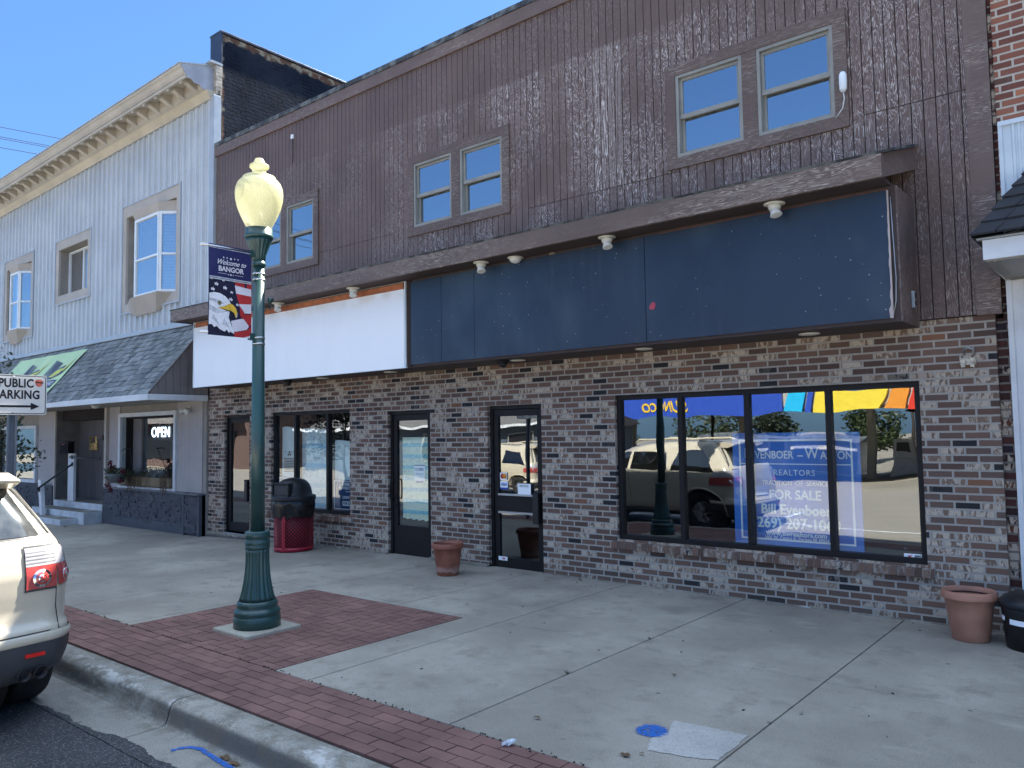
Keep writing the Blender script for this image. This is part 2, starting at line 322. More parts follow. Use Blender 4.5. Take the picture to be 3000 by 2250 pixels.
# ------------------------------------------------------------------ ground
def sheet(name, x0, x1, y0, y1, z, mat, step=1.0, fn=None, label=None):
    m = MB(); nx = max(1, int((x1-x0)/step)); ny = max(1, int((y1-y0)/step))
    P = [(lerp(x0, x1, i/nx), lerp(y0, y1, j/ny)) for j in range(ny+1) for i in range(nx+1)]
    m.add([(x, y, z+(fn(x, y) if fn else 0)) for x, y in P], [(j*(nx+1)+i, j*(nx+1)+i+1, (j+1)*(nx+1)+i+1, (j+1)*(nx+1)+i) for j in range(ny) for i in range(nx)])
    return tag(m.build(name, mat), kind='structure')
def slab(m, x0, x1, y0, y1, zt=0, zb=-.05, jag=0):
    xs = [x0]+[q for q in range(-30, 20) if x0+.01 < q < x1-.01]+[x1]
    n = len(xs); top = [(x, y, zt+gz(x)) for y in (y0, y1) for x in xs]; bot = [(x, y, zb+gz(x)) for y in (y0, y1) for x in xs]
    f = [(i, i+1, n+i+1, n+i) for i in range(n-1)]+[(2*n+i, 2*n+i+1, i+1, i) for i in range(n-1)]+[(n+i, n+i+1, 3*n+i+1, 3*n+i) for i in range(n-1)]+[(0, n, 3*n, 2*n), (n-1, 2*n-1, 4*n-1, 3*n-1)]
    m.add(top+bot, f)
def far(x, y): return -.022*max(0, -9-y) if y > -70 else -.022*61
KY = -4.97
sheet('road', -60, 40, -22, -5.52, -.15, mAsph, 1.5, lambda x, y: gz(x)+far(x, y))
mFar = plain('worn_far_lot', (.25, .225, .18), .9, .2, .3)
sheet('ground', -180, 140, -400, -22, -.15, mFar, 4, lambda x, y: gz(x)+far(x, y))
sheet('ground_behind', -180, 140, 0.9, 250, -.16, mFar, 10, lambda x, y: gz(x))
mGrass = plain('grass', (.06, .085, .03), .9, .3, 1)
m = MB(); xs = [-60, -30, -14.6, -6.9, -.7, 7, 20]
gxs = [-60, -32, -26, -20.4, -17.3, -14.2, -11.2, -8.1, -5.15, -2.1, 1, 4, 7, 10, 20]
for a, b in zip(gxs, gxs[1:]): slab(m, a+.004, b-.004, -5.545, -5.20, -.147, -.25)
tag(m.build('gutter', mGut), kind='structure')
# ragged asphalt lip lapping over the gutter edge
m = MB(); rn = random.Random(31); V = []; x = -30; k = 0
while x < 12:
    V += [(x, -5.56, -.1445+gz(x)), (x, -5.50+.035*math.sin(x*2.3)+.018*math.sin(x*7.1)+.008*math.sin(x*19)+rn.uniform(-.008, .008), -.1445+gz(x))]; x += .02; k += 1
m.add(V, [(2*i, 2*i+1, 2*i+3, 2*i+2) for i in range(k-1)]); tag(m.build('asphalt_edge', mAsph), kind='structure')
# kerb: rounded profile swept along the street with an expansion gap
m = MB(); m.smooth = True
prof = [(-4.955, -.01), (-4.965, 0.0), (-5.08, 0.0), (-5.115, -.004), (-5.142, -.018), (-5.158, -.042), (-5.166, -.07), (-5.176, -.11), (-5.19, -.138), (-5.22, -.150), (-5.225, -.2)]
for a, b in zip(gxs, gxs[1:]):
    nn = max(1, int((b-a)/1.0)); pts = [lerp(a+.005, b-.005, i/nn) for i in range(nn+1)]
    m.add([(x, y, z+gz(x)) for x in pts for y, z in prof], [(i*len(prof)+k, i*len(prof)+k+1, (i+1)*len(prof)+k+1, (i+1)*len(prof)+k) for i in range(nn) for k in range(len(prof)-1)])
tag(m.build('kerb', mCurb), kind='structure')
sheet('joint_bed', -60, 20, -5.6, 1.0, -.165, mJoint, 2, lambda x, y: gz(x))
sheet('sidewalk_bed', -60, 20, -4.96, .9, -.016, mJoint, 2, lambda x, y: gz(x))
SQ = (-7.55, -5.19, -4.33, -2.27)
m = MB(); JX = [9, 7.5, 6, 4.45, 3, 1.45, 0, -.4, -1.87, -3.385, -4.79, -6.12, -7.64, -8.92, -10.28, -11.7, -13.05, -14.4, -15.8, -17.2, -18.6, -20, -21.5, -23, -25, -27, -30, -34, -40, -50]
JX = sorted(set(JX)); g = .0055
for a, b in zip(JX, JX[1:]):
    for (y0, y1) in ((-4.33, -2.2), (-2.2, .15)):
        rects = [(a+g, b-g, y0+(0 if y0 < -4 else .003), y1-.003)]
        if y0 < -4:  # cut the paver square out of the outer row
            if a >= SQ[1]-.01 or b <= SQ[0]+.01: pass
            else:
                rects = []
                if a < SQ[0]: rects.append((a+g, SQ[0], y0, y1))
                if b > SQ[1]: rects.append((SQ[1], b-g, y0, y1))
                lo, hi = max(a, SQ[0]), min(b, SQ[1]); rects.append((lo, hi, SQ[3], y1-.003))
        for r in rects: slab(m, *r)
tag(m.build('sidewalk', mConc, bevel=.004), kind='structure')
# stamped pavers: running-bond strip beside the kerb, herringbone in the square
m = MB(); zt = 0.0
row = 0; y = -4.935
while y < -4.36:
    x = -32 + (row % 2)*.105
    while x < 8:
        j = .0038; dz = random.uniform(-.002, .001); g0 = gz(x+.1)
        m.box(x+j, x+.21-j, y+j, y+.1-j, -.02+g0, zt+dz+g0); x += .21
    y += .1; row += 1
W = .105
def hb():
    out = []
    for k in range(-30, 40):
        for l in range(-30, 40):
            ox = k*W+2*l*W*1.0; oy = k*W-2*l*W*1.0
            out.append((ox, ox+2*W, oy, oy+W)); out.append((ox-W+W*0, ox, oy, oy+2*W))
    return out
seen = set()
for a, b, c, d in hb():
    a += SQ[0]+.3; b += SQ[0]+.3; c += SQ[2]+.3; d += SQ[2]+.3
    a2, b2, c2, d2 = max(a, SQ[0]+.01), min(b, SQ[1]-.01), max(c, SQ[2]), min(d, SQ[3]-.01)
    if b2-a2 < .02 or d2-c2 < .02: continue
    key = (round(a2, 2), round(c2, 2), round(b2, 2), round(d2, 2))
    if key in seen: continue
    seen.add(key); j = .0042; dz = random.uniform(-.002, .001)
    m.box(a2+j, b2-j, c2+j, d2-j, -.02, zt+dz)
tag(m.build('brick_paving', mPaver), kind='structure')
# ------------------------------------------------------------------ brown building
bb = thing('brown_storefront_building', 'long two storey shop with brown flaking board siding over mottled brown brick', 'building')
X0, X1 = -13.86, -1.045
BW = (-4.885, -1.66, .50, 2.155); LW = (-11.81, -9.70, .50, 2.15)
D1 = (-13.32, -12.47, .02, 2.14); D2 = (-8.82, -7.93, -.02, 2.085); D3 = (-6.855, -5.96, -.02, 2.10)
m = MB(); m.wall(X0, X1, -.15, 2.72, 0, [BW, LW, D1, D2, D3], .16)
m.quad((X1, 0, -.15), (X1, .3, -.15), (X1, .3, 2.72), (X1, 0, 2.72)); m.build('brick_wall', mBrick, bb)
# concrete footing ledge
m = MB()
for a, b in ((X0, D1[0]), (D1[0], D1[1]), (D1[1], D2[0]), (D2[1], D3[0])):
    m.box(a, b, -.055, .12, -.12, .035+gz(a)*.3)
m.box(D3[1], X1, -.02, .05, -.1, .012); m.build('footing', mGut, bb, .006)
# rowlock sills
def rowlock(x0, x1, z, name):
    m = MB(); x = x0; 
    while x < x1-.02:
        xe = min(x+.0677, x1); d = random.uniform(-.003, .003)
        m.add([(x+.004, -.045+d, z-.10), (xe-.004, -.045+d, z-.10), (xe-.004, -.045+d, z-.03), (x+.004, -.045+d, z-.03), (x+.004, .14, z-.10), (xe-.004, .14, z-.10), (xe-.004, .14, z+.004), (x+.004, .14, z+.004)],
              [(0, 1, 2, 3), (3, 2, 6, 7), (0, 3, 7, 4), (1, 5, 6, 2), (0, 4, 5, 1)]); x = xe
    m.build(name, mRow, bb, .002)
    MB().add([(x0, -.038, z-.098), (x1, -.038, z-.098), (x1, -.038, z-.034), (x0, -.038, z-.034), (x0, .15, z-.098), (x1, .15, z-.098), (x1, .15, z), (x0, .15, z)], [(0, 1, 2, 3), (3, 2, 6, 7), (0, 3, 7, 4), (1, 5, 6, 2), (0, 4, 5, 1)]).build('mortar_bed', plain('mortar', (.30, .28, .26), .9), bb)
n = N('rowlock_brick'); t = n.island(); c = n.ramp(t, BR, 'CONSTANT'); mo_ = n.noise(1, 5, .6, n.mp((26, 26, 12)), .6)
c = n.mix(n.math('MULTIPLY', n.ss(t, .5, .6), n.ss(mo_, .45, .6)), c, (.38, .32, .27)); c = n.mix(n.ss(n.noise(200, 2), .6, .7), c, (.02, .02, .02))
mRow = n.bsdf(c, .8, n.bump(n.noise(80, 4), .5, .004), spec=.3)
rowlock(-4.95, -1.60, .50, 'window_sill'); rowlock(-11.88, -9.63, .50, 'window_sill')
# upper siding boards
UW = [(-12.35, -10.43, 4.53, 5.78), (-8.30, -6.37, 4.60, 5.78), (-4.09, -2.145, 4.625, 5.80)]
def boards(m, x0, x1, z0, z1, holes, seams, y=0):
    p = .1016; x = x0
    while x < x1-.01:
        xe = min(x+p, x1); xm = (x+xe)/2; sz = [s for a, b, s in seams if a <= xm < b]
        cuts = sorted([(h[2], h[3]) for h in holes if h[0] < xm < h[1]]+[(s-.004, s+.004) for s in sz])
        z = z0
        for c, d in cuts+[(z1, z1)]:
            if c > z: m.box(x+.0045, xe-.0045, y-.010, y, z, c)
            z = max(z, d)
        x = xe
hol = [(a+.03, b-.03, c+.03, d-.03) for a, b, c, d in UW]
m = MB(); boards(m, -13.60, -1.10, 2.70, 7.08, hol, [(-14, -8.6, 4.72), (-6.1, -3.9, 4.60), (-2.0, -1, 4.70)], -.022)
m.build('siding', mSiding, bb)
m = MB(); m.wall(-13.62, -1.0, 2.69, 7.32, -.018, hol, .12); m.build('sheathing', mBack, bb)
m = MB(); m.box(-13.62, -.985, -.062, -.02, 7.07, 7.255); m.box(-1.17, -.985, -.045, -.02, 2.69, 7.068); m.build('corner_and_top_trim', mFascia, bb, .003)
n = N('rough_flashing'); mFlash = n.bsdf(n.mix(n.ss(n.noise(5, 5), .4, .6), (.03, .035, .04), (.13, .14, .14)), .7, n.bump(n.noise(20, 4), 1, .02))
m = MB()
for i in range(84):
    a = -13.62+i*.15; d = random.uniform(-.006, .006); m.box(a, a+.15, -.075+d, .25, 7.258, 7.33+d)
m.build('coping', mFlash, bb)
m = MB(); m.box(-13.6, -1.0, .1, 14, 7.0, 7.2); m.build('roof', mFlash, bb)
m = MB(); m.box(X0+.02, -1.0, 13.8, 14, -.1, 7.0); m.box(X0, X0+.1, .17, 13.8, -.1, 7.0); m.box(-1.1, -1.0, .31, 13.8, -.1, 7.0); m.build('side_and_rear_wall', mBack, bb)
# rooms behind the glass
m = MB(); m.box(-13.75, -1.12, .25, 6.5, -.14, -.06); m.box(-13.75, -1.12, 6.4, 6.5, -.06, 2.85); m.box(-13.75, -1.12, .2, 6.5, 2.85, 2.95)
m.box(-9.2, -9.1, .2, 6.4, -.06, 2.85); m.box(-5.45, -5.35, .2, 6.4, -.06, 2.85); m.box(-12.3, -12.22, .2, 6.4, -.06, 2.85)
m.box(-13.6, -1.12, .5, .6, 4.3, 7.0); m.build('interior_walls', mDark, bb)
# roof overhang over the sign band: sloping top, fascia board, soffit
OL, OR = -13.50, -1.60
m = MB(); m.prism([(-.95, 3.998), (0.0, 4.30), (0.0, 4.325), (-.965, 4.018)], 'x', OL-.02, OR+.03); m.build('overhang_roof', mFlash, bb)
m = MB(); m.box(OL, -1.66, -.955, -.915, 3.80, 3.998); m.build('overhang_fascia', mTrimF, bb, .003)
m = MB()
m.add([(-1.655, -.93, 3.80), (-1.60, 0, 4.09), (-1.60, 0, 4.30), (-1.655, -.93, 4.0), (-1.67, -.93, 3.80), (-1.64, 0, 4.09), (-1.64, 0, 4.30), (-1.67, -.93, 4.0)], [(0, 1, 2, 3), (4, 7, 6, 5), (0, 4, 5, 1), (3, 2, 6, 7), (0, 3, 7, 4)])
m.build('overhang_rake', mFascia, bb)
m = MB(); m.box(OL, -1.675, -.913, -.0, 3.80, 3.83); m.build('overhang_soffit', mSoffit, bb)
m = MB(); m.add([(OL, -.93, 3.8), (OL, 0, 3.8), (OL, 0, 4.3), (OL, -.93, 4.0)], [(0, 1, 2, 3)]); m.build('overhang_rake', mTrim, bb)
# box behind the signs
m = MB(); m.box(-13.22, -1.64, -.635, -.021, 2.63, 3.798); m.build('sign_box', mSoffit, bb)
m = MB()
x = -.63
while x < -.03: m.box(-1.64, -1.628, x, min(x+.097, -.025), 2.632, 3.797); x += .1016
m.build('sign_box_boards', mSiding, bb)
# double-hung windows
def upwin(b):
    x0, x1, z0, z1 = b; f = MB().frame(x0, x1, z0, z1, .125, -.060, -.024)
    xm = (x0+x1)/2; f.box(xm-.08, xm+.08, -.058, -.024, z0+.126, z1-.126)
    W_ = f.build('window', mTrim, bb, .003)
    for a, c in ((x0+.125, xm-.08), (xm+.08, x1-.125)):
        za, zb = z0+.125, z1-.125; zm = lerp(za, zb, .49)
        s = MB(); s.frame(a, c, za, zb, .035, -.050, .05)
        s.frame(a+.036, c-.036, zm-.02, zb-.036, .032, -.015, .012)
        s.frame(a+.036, c-.036, za+.036, zm+.02, .034, .018, .045)
        s.box(a+.036, c-.036, -.022, -.013, zm-.024, zm+.026)
        s.build('sash', mSash, W_, .002)
        g = MB(); g.quad((a+.06, 0, zm), (c-.06, 0, zm), (c-.06, 0, zb-.06), (a+.06, 0, zb-.06)); g.quad((a+.06, .03, za+.06), (c-.06, .03, za+.06), (c-.06, .03, zm), (a+.06, .03, zm)); g.build('pane', mGlassU, W_)
    return W_
for b in UW: upwin(b)
# shop windows
def shopwin(b, mull, name='window'):
    x0, x1, z0, z1 = b; f = MB().frame(x0, x1, z0, z1, .055, .045, .15)
    for q in mull: f.box(q-.028, q+.028, .043, .148, z0+.055, z1-.055)
    W_ = f.build(name, mBronze, bb, .002); e = [x0+.055]+list(mull)+[x1-.055]
    for a, c in zip(e, e[1:]): MB().quad((a, .085, z0+.05), (c, .085, z0+.05), (c, .085, z1-.05), (a, .085, z1-.05)).build('pane', mGlass, W_)
    return W_
shopwin(BW, (-4.075, -3.31, -2.485)); shopwin(LW, (-11.19, -10.32))
MB().box(BW[0]+.05, BW[1]-.05, .6, 2.4, .38, .46).build('display_ledge', mDark, bb)
def door(b, kick, midbar, hside, name='door'):
    x0, x1, z0, z1 = b; fr = MB().frame(x0, x1, z0-.02, z1, .045, .05, .15, .05, .02); D = fr.build('door', mBronze, bb, .002)
    a, c = x0+.05, x1-.05; l = MB().frame(a, c, z0+.02, z1-.055, .075, .07, .11, .085, kick)
    l.build('door_leaf', mBronze, D, .003); MB().quad((a+.07, .095, z0+kick), (c-.07, .095, z0+kick), (c-.07, .095, z1-.13), (a+.07, .095, z1-.13)).build('pane', mGlass, D)
    if midbar:
        s = MB(); s.box(a+.072, c-.10, .05, .066, .93, .955); s.box(a+.072, c-.10, .05, .066, .70, .725); s.build('push_bar_edge', mGrey, D)
        s = MB(); s.box(a+.072, c-.10, .068, .09, .725, .93); s.build('push_bar', mBronze, D)
    if hside == 'L': s = MB(); s.tube([(a+.02, .06, 1.08), (a+.02, -.01, 1.08), (a+.02, -.02, .98), (a+.02, -.02, .86), (a+.02, -.01, .80), (a+.02, .06, .80)], .011, 8); s.lathe([(.001, 0), (.018, 0), (.018, .02), (.001, .02)], 12, (a+.04, .05, .70)); s.build('handle', mBronze, D)
    else: s = MB(); s.box(c-.10, c-.01, -.02, .066, .60, .98); s.build('handle', mBlack, D, .006)
    MB().box(x0, x1, -.02, .12, z0-.03, z0).build('threshold', mGrey, D, .003)
    return D
d1 = door(D1, .16, False, 'R'); d2 = door(D2, .42, False, 'L'); d3 = door(D3, .13, True, 'R')
# ------------------------------------------------------------------ signs on the box
n = N('white_sign_face'); c = n.mix(n.ss(n.noise(1.5, 4, .6, n.mp((1, 1, .3))), .4, .75), (.89, .90, .91), (.82, .84, .85)); st = n.math('MULTIPLY', n.ss(n.sep()[2], 3.50, 3.69), n.ss(n.noise(3, 4), .35, .65)); c = n.mix(n.math('MULTIPLY', st, .45), c, (.62, .52, .40))
mWS = n.bsdf(c, .45, n.bump(n.noise(.8, 2), .3, .02))
mOr = plain('bare_orange_board', (.42, .14, .06), .7, .3, 8)
ws = thing('sign_board', 'long blank white sign board left of the navy board', 'sign')
MB().box(-13.20, -7.735, -.665, -.640, 2.635, 3.69).build('board', mWS, ws)
MB().box(-13.18, -7.76, -.655, -.637, 3.692, 3.775).build('top_strip', mOr, ws)
s = MB(); s.frame(-13.22, -7.70, 2.625, 3.79, .018, -.672, -.637, .001, .012); s.build('edge_frame', mVinyl, ws)
at(ws, (-10.4, -.65, 2.63))
n = N('navy_sign_paint'); x, y, z = n.sep()[:3]
c = n.mix(n.ss(n.noise(.8, 4), .35, .65), (.006, .019, .043), (.011, .028, .056)); c = n.mix(n.math('MULTIPLY', n.ss(n.noise(1.2, 3, .5, n.mp((1, 1, .6), (6, 2, 2))), .55, .75), .7), c, (.035, .060, .088))
vo = n.n('TexVoronoi', voronoi_dimensions='2D'); n.l(n.comb(x, z), vo.inputs['Vector']); vo.inputs['Scale'].default_value = 7.5; vo.inputs['Randomness'].default_value = 1
c = n.mix(n.math('MULTIPLY', n.math('MULTIPLY', n.ss(vo.outputs['Distance'], .025, .055, 1, 0), n.ss(n.sep(vo.outputs['Color'])[0], .3, 1)), n.ss(n.noise(2.3, 4), .50, .56)), c, (.34, .36, .35))
c = n.mix(n.math('MULTIPLY', n.ss(n.noise(26, 3), .72, .75), n.ss(z, 2.66, 2.72, 1, .15)), c, (.5, .45, .35))
c = n.mix(n.math('MULTIPLY', n.ss(n.noise(2, 6, .7, n.mp((2.5, 1, .3))), .52, .7), .25), c, (.045, .06, .08))
mNavy = n.bsdf(c, .42, n.bump(n.noise(.7, 2, .4, n.mp((1, 1, .5))), .35, .03), spec=.5)
ns = thing('sign_board', 'long dark navy blank sign board with chipped paint, right of the white one', 'sign')
s = MB()
for a, b in ((-7.60, -7.04), (-7.034, -6.47), (-6.465, -4.065), (-4.058, -1.70)): s.box(a, b, -.662, -.638, 2.66, 3.765)
s.build('panel', mNavy, ns)
s = MB(); s.box(-7.69, -7.61, -.655, -.637, 2.64, 3.795); s.build('side_strip', plain('dark_ribbed_strip', (.03, .018, .014), .8, .5, 40), ns)
m = MB(); pts = []
for i in range(30):
    z = lerp(2.66, 3.76, i/29); w_ = .002+(.020-.0005*i)*abs(math.sin(i*.9)*math.sin(i*.37)) + (.025 if i < 3 else 0); pts.append((-1.70-w_*.55, z))
poly = pts+[(-1.688, 3.76), (-1.688, 2.66)]
MB().prism(poly, 'y', -.6655, -.6625).build('torn_edge', plain('torn_edge', (.45, .38, .36), .8), ns)
MB().prism([(-4.02, 3.0), (-3.97, 2.985), (-3.945, 3.02), (-3.95, 3.06), (-3.985, 3.065), (-4.01, 3.04)], 'y', -.667, -.664).build('paint_scrap', plain('red_scrap', (.36, .05, .08), .6), ns)
MB().box(-3.9, -1.70, -.645, -.637, 3.767, 3.776).build('top_strip', plain('dull_orange', (.2, .075, .045), .8, .4, 9), ns)
at(ns, (-4.6, -.65, 2.63))
MB_cable = MB(); MB_cable.tube([(-1.675, -.66, 3.7), (-1.668, -.67, 3.5), (-1.66, -.668, 3.2), (-1.655, -.668, 3.0), (-1.665, -.664, 2.8), (-1.69, -.66, 2.68)], .004, 6)
tag(MB_cable.build('cable', mGrey), 'thin grey cable hanging down the right edge of the navy sign board', 'cable')
# soffit spot lamps and disk lights
def spot(name, x, y, z, kind, label, group):
    t = thing(name, label, 'lamp', (0, 0, 0), group)
    s = MB(); s.lathe([(.001, 0), (.095, 0), (.095, -.008), (.062, -.014), (.001, -.014)], 28, (0, 0, 0)); s.build('rim', mCream, t)
    if kind == 'spot':
        s = MB(); s.lathe([(.06, -.012), (.058, -.04), (.045, -.065), (.022, -.078), (.001, -.08)], 24); s.build('dome', mCream, t)
        ax = Vector((.3, -.2, -1)).normalized(); s = MB(); s.lathe([(.030, -.005), (.040, .005), (.044, .022), (.054, .058), (.048, .061), (.001, .052)], 24, Vector((.005, -.01, -.06)), axis=ax); s.build('bulb', mBulb, t)
    elif kind == 'dome': s = MB(); s.lathe([(.075, -.012), (.07, -.03), (.05, -.055), (.02, -.068), (.001, -.07)], 24); s.build('dome', mBulb, t)
    t.location = (x, y, z); return t
mBulb = plain('frosted_bulb', (.66, .66, .62), .35, .05)
LB = ['rightmost cream spot lamp under the overhang, above the right part of the navy sign', 'cream spot lamp under the overhang, nearest the seam of the navy sign', 'cream spot lamp under the overhang, just left of the bare half dome lamp', 'cream spot lamp under the overhang, above the middle of the white sign', 'cream spot lamp under the overhang, just right of the green street lamp pole']
SPP = [(-2.62, -.80), (-4.43, -.80), (-6.22, -.80), (-8.62, -.80), (-10.43, -.80)]
for (x, y), lb in zip(SPP, LB): spot('spot_lamp', x, y, 3.799, 'spot', lb, 'spot lamps under the overhang')
spot('dome_lamp', -5.75, -.72, 3.799, 'dome', 'bare cream half dome lamp under the overhang between two spot lamps', 'other fittings under the overhang')
UL = [(-2.50, 'flush round light under the sign box, rightmost, near the right end'), (-4.27, 'flush round light under the sign box below the seam of the navy board'), (-6.03, 'flush round light under the sign box beside the dark dome camera'), (-8.35, 'flush round light under the right end of the white board'), (-9.9, 'flush round light under the sign box between white board end and street lamp')]
for x, lb in UL: spot('recessed_light', x, -.36, 2.629, 'disk', lb, 'flush lights under the sign box')
t = thing('junction_can', 'small tan metal can under the overhang beside the bare half dome lamp', 'fitting'); MB().lathe([(.001, 0), (.05, 0), (.055, -.01), (.055, -.075), (.045, -.085), (.001, -.085)], 20, (-5.28, -.60, 3.799)).build('can', plain('tan_metal', (.22, .17, .13), .5), t); at(t, (-5.28, -.6, 3.8))
def domecam(x, y, z, lb):
    t = thing('dome_camera', lb, 'camera', (0, 0, 0), 'dome cameras under the sign box')
    MB().lathe([(.001, 0), (.07, 0), (.07, -.03), (.055, -.036)], 24).build('housing', mBronze, t)
    MB().lathe([(.055, -.036), (.052, -.06), (.035, -.085), (.001, -.095)], 24).build('dome', mBlack, t); t.location = (x, y, z)
domecam(-6.15, -.5, 2.629, 'dark dome camera under the sign box between the two shop doors'); domecam(-10.6, -.5, 2.629, 'dark dome camera under the white board near the street lamp pole')
# ------------------------------------------------------------------ small fittings
t = thing('wireless_antenna', 'white oval wireless antenna on the right upper window trim', 'antenna', (0, 0, 0))
s = MB(); s.lathe([(.001, -.10), (.022, -.095), (.034, -.07), (.036, 0), (.034, .07), (.022, .095), (.001, .10)], 20, (-2.17, -.12, 5.04)); s.build('body', mVinyl, t)
MB().tube([(-2.17, -.10, 5.06), (-2.20, -.06, 5.06)], .012, 8).build('arm', mVinyl, t)
MB().tube([(-2.17, -.12, 4.94), (-2.165, -.115, 4.88), (-2.19, -.09, 4.80), (-2.26, -.07, 4.73)], .005, 6).build('lead', mVinyl, t); at(t, (-2.17, -.06, 5.04))
t = thing('outlet_box', 'small grey outdoor outlet on the side of the sign box', 'outlet'); MB().box(-1.627, -1.60, -.30, -.23, 2.78, 2.93).build('box', mGrey, t, .004)
s = MB(); s.box(-1.599, -1.594, -.285, -.245, 2.87, 2.91); s.box(-1.599, -1.594, -.285, -.245, 2.80, 2.84); s.build('socket', mBlack, t); at(t, (-1.63, -.27, 2.85))
t = thing('lamp_bracket', 'old grey metal lamp bracket on the brick above the big window', 'bracket')
s = MB(); s.tube([(-1.29, -.0, 2.36), (-1.29, -.05, 2.40), (-1.25, -.06, 2.42), (-1.21, -.05, 2.40), (-1.21, 0, 2.36)], .008, 6); s.build('hoop', mGrey, t)
s = MB(); s.box(-1.32, -1.20, -.04, -.001, 2.27, 2.33); s.box(-1.31, -1.28, -.06, -.04, 2.25, 2.31); s.box(-1.24, -1.21, -.06, -.04, 2.25, 2.31); s.build('plate', plain('rusty_cream', (.5, .45, .36), .7, .5, 30), t); at(t, (-1.26, 0, 2.3))
t = thing('cable_clip', 'small white box with a black cord on the upper boards near the roof', 'fitting'); MB().box(-11.18, -11.12, -.06, -.034, 6.80, 6.87).build('box', mVinyl, t); MB().tube([(-11.15, -.045, 6.8), (-11.14, -.045, 6.5), (-11.15, -.045, 6.38)], .006, 6).build('cord', mBlack, t); at(t, (-11.15, -.03, 6.83))
# window signs and papers
mSaleB = plain('sale_sign_blue', (.04, .19, .62), .5, .1); mSaleW = plain('sale_sign_white', (.88, .9, .92), .5, .05)
t = thing('sale_sign', 'large blue realtor FOR SALE sign standing behind the big window', 'sign')
yS = .17
MB().box(-3.53, -2.24, yS, yS+.02, .52, 1.70).build('board', mSaleB, t)
s = MB(); s.frame(-3.46, -2.31, .60, 1.63, .018, yS-.003, yS); s.box(-3.44, -2.33, yS-.003, yS, 1.375, 1.385); s.build('border', mSaleW, t)
def st(body, z, size, bold=0, sx=1, sp=1, x=-2.885): text('lettering', body, size, mSaleW, t, (x, yS-.004, z), sx=sx, bold=bold, sp=sp)
[st(b_, z_, s_, .0015, .82, 1, x_) for b_, z_, s_, x_ in (('E', 1.485, .15, -3.37), ('VENBOER', 1.47, .112, -3.085), ('\u2013', 1.47, .13, -2.815), ('W', 1.485, .155, -2.70), ('ALTON', 1.47, .112, -2.46))]; st('REALTORS', 1.29, .085, 0, .95, 1.15); st('TRADITION  OF  SERVICE', 1.185, .07, 0, .85); st('FOR SALE', 1.065, .13, .003, .95)
st('Bill Evenboer', .915, .14, .004, .95); st('(269) 207-1069', .775, .15, .004, .95); st('www.ewrealtors.com', .675, .07, .002, 1); st('1601 W. Centre St. Portage MI 49024', .63, .042, .001, 1)
at(t, (-2.88, yS, .52))
t = thing('sale_sign', 'small dark blue FOR SALE sign in the lower right of the left shop window', 'sign')
mSB2 = plain('sale_sign_navy', (.012, .05, .16), .5, .1)
MB().box(-10.27, -9.72, .13, .14, .56, 1.04).build('board', mSB2, t); s = MB(); s.frame(-10.25, -9.73, .575, 1.025, .01, .127, .13); s.box(-10.04, -9.74, .127, .13, .635, .705); s.tube([(-10.18, .126, .76), (-10.18, .126, .94), (-10.16, .126, .98)], .004, 5); s.prism([(-10.15, .90), (-10.09, .90), (-10.12, .96)], 'y', .126, .13); s.build('border', mSaleW, t)
for b_, z_, s_, k_ in (('EVENBOER', .97, .07, .001), ('WALTON', .91, .07, .001), ('REALTORS', .855, .03, 0), ('(269)324-4852', .765, .055, .001)): text('lettering', b_, s_, mSaleW, t, (-9.90, .125, z_), sx=.85, bold=k_)
text('lettering', 'FOR SALE', .058, mSB2, t, (-9.90, .125, .67), bold=.002); at(t, (-10, .13, .56))
t = thing('sale_sign', 'blue and white sign edge low in the left pane of the left window', 'sign'); MB().box(-11.77, -11.3, .13, .14, .56, 1.05).build('board', mSB2, t); MB().frame(-11.76, -11.31, .57, 1.04, .02, .126, .13).build('border', mSaleW, t); text('lettering', 'FOR', .2, mSaleW, t, (-11.53, .125, .85), bold=.003); at(t, (-11.5, .13, .56))
n = N('patterned_wrap'); z = n.sep()[2]; stv = n.math('FRACT', n.math('MULTIPLY', z, 6.2)); band = n.ss(stv, .62, .68); c = n.mix(n.ss(n.noise(22, 4), .55, .68), (.70, .76, .58), (.42, .52, .48)); c2 = n.mix(n.ss(n.noise(25, 3), .5, .6), (.18, .50, .58), (.34, .66, .70)); c = n.mix(band, c, c2)
mWrap = n.bsdf(c, .8)
t = thing('wrapping_paper', 'pale green and teal striped paper taped inside the middle shop door', 'paper')
m = MB(); nn = 14; P_ = []
for i in range(nn+1):
    xx = lerp(-8.64, -8.05, i/nn); P_ += [(xx, .13+.006*math.sin(i*1.3), .52-.02*i/nn+.012*math.sin(i*2.1)), (xx, .13+.004*math.sin(i*1.1), 1.70)]
m.add(P_, [(2*i, 2*i+2, 2*i+3, 2*i+1) for i in range(nn)]); m.build('sheet', mWrap, t); at(t, (-8.35, .13, .52))
t = thing('closed_notice', 'white and blue CLOSED notice taped in the middle shop door', 'notice')
mNB = plain('notice_blue', (.03, .10, .35), .6); MB().box(-8.385, -8.165, .118, .120, 1.07, 1.30).build('sheet', mSaleW, t); s = MB(); s.box(-8.385, -8.165, .115, .1175, 1.285, 1.30); s.prism([(-8.36, 1.07), (-8.19, 1.07), (-8.22, 1.045), (-8.33, 1.04)], 'y', .115, .1175); s.build('blue_band', mNB, t)
text('lettering', 'CLOSED', .055, mNB, t, (-8.275, .114, 1.235), sx=.9, bold=.001); text('lettering', 'Till further notice', .022, mNB, t, (-8.275, .114, 1.17)); at(t, (-8.27, .118, 1.07))
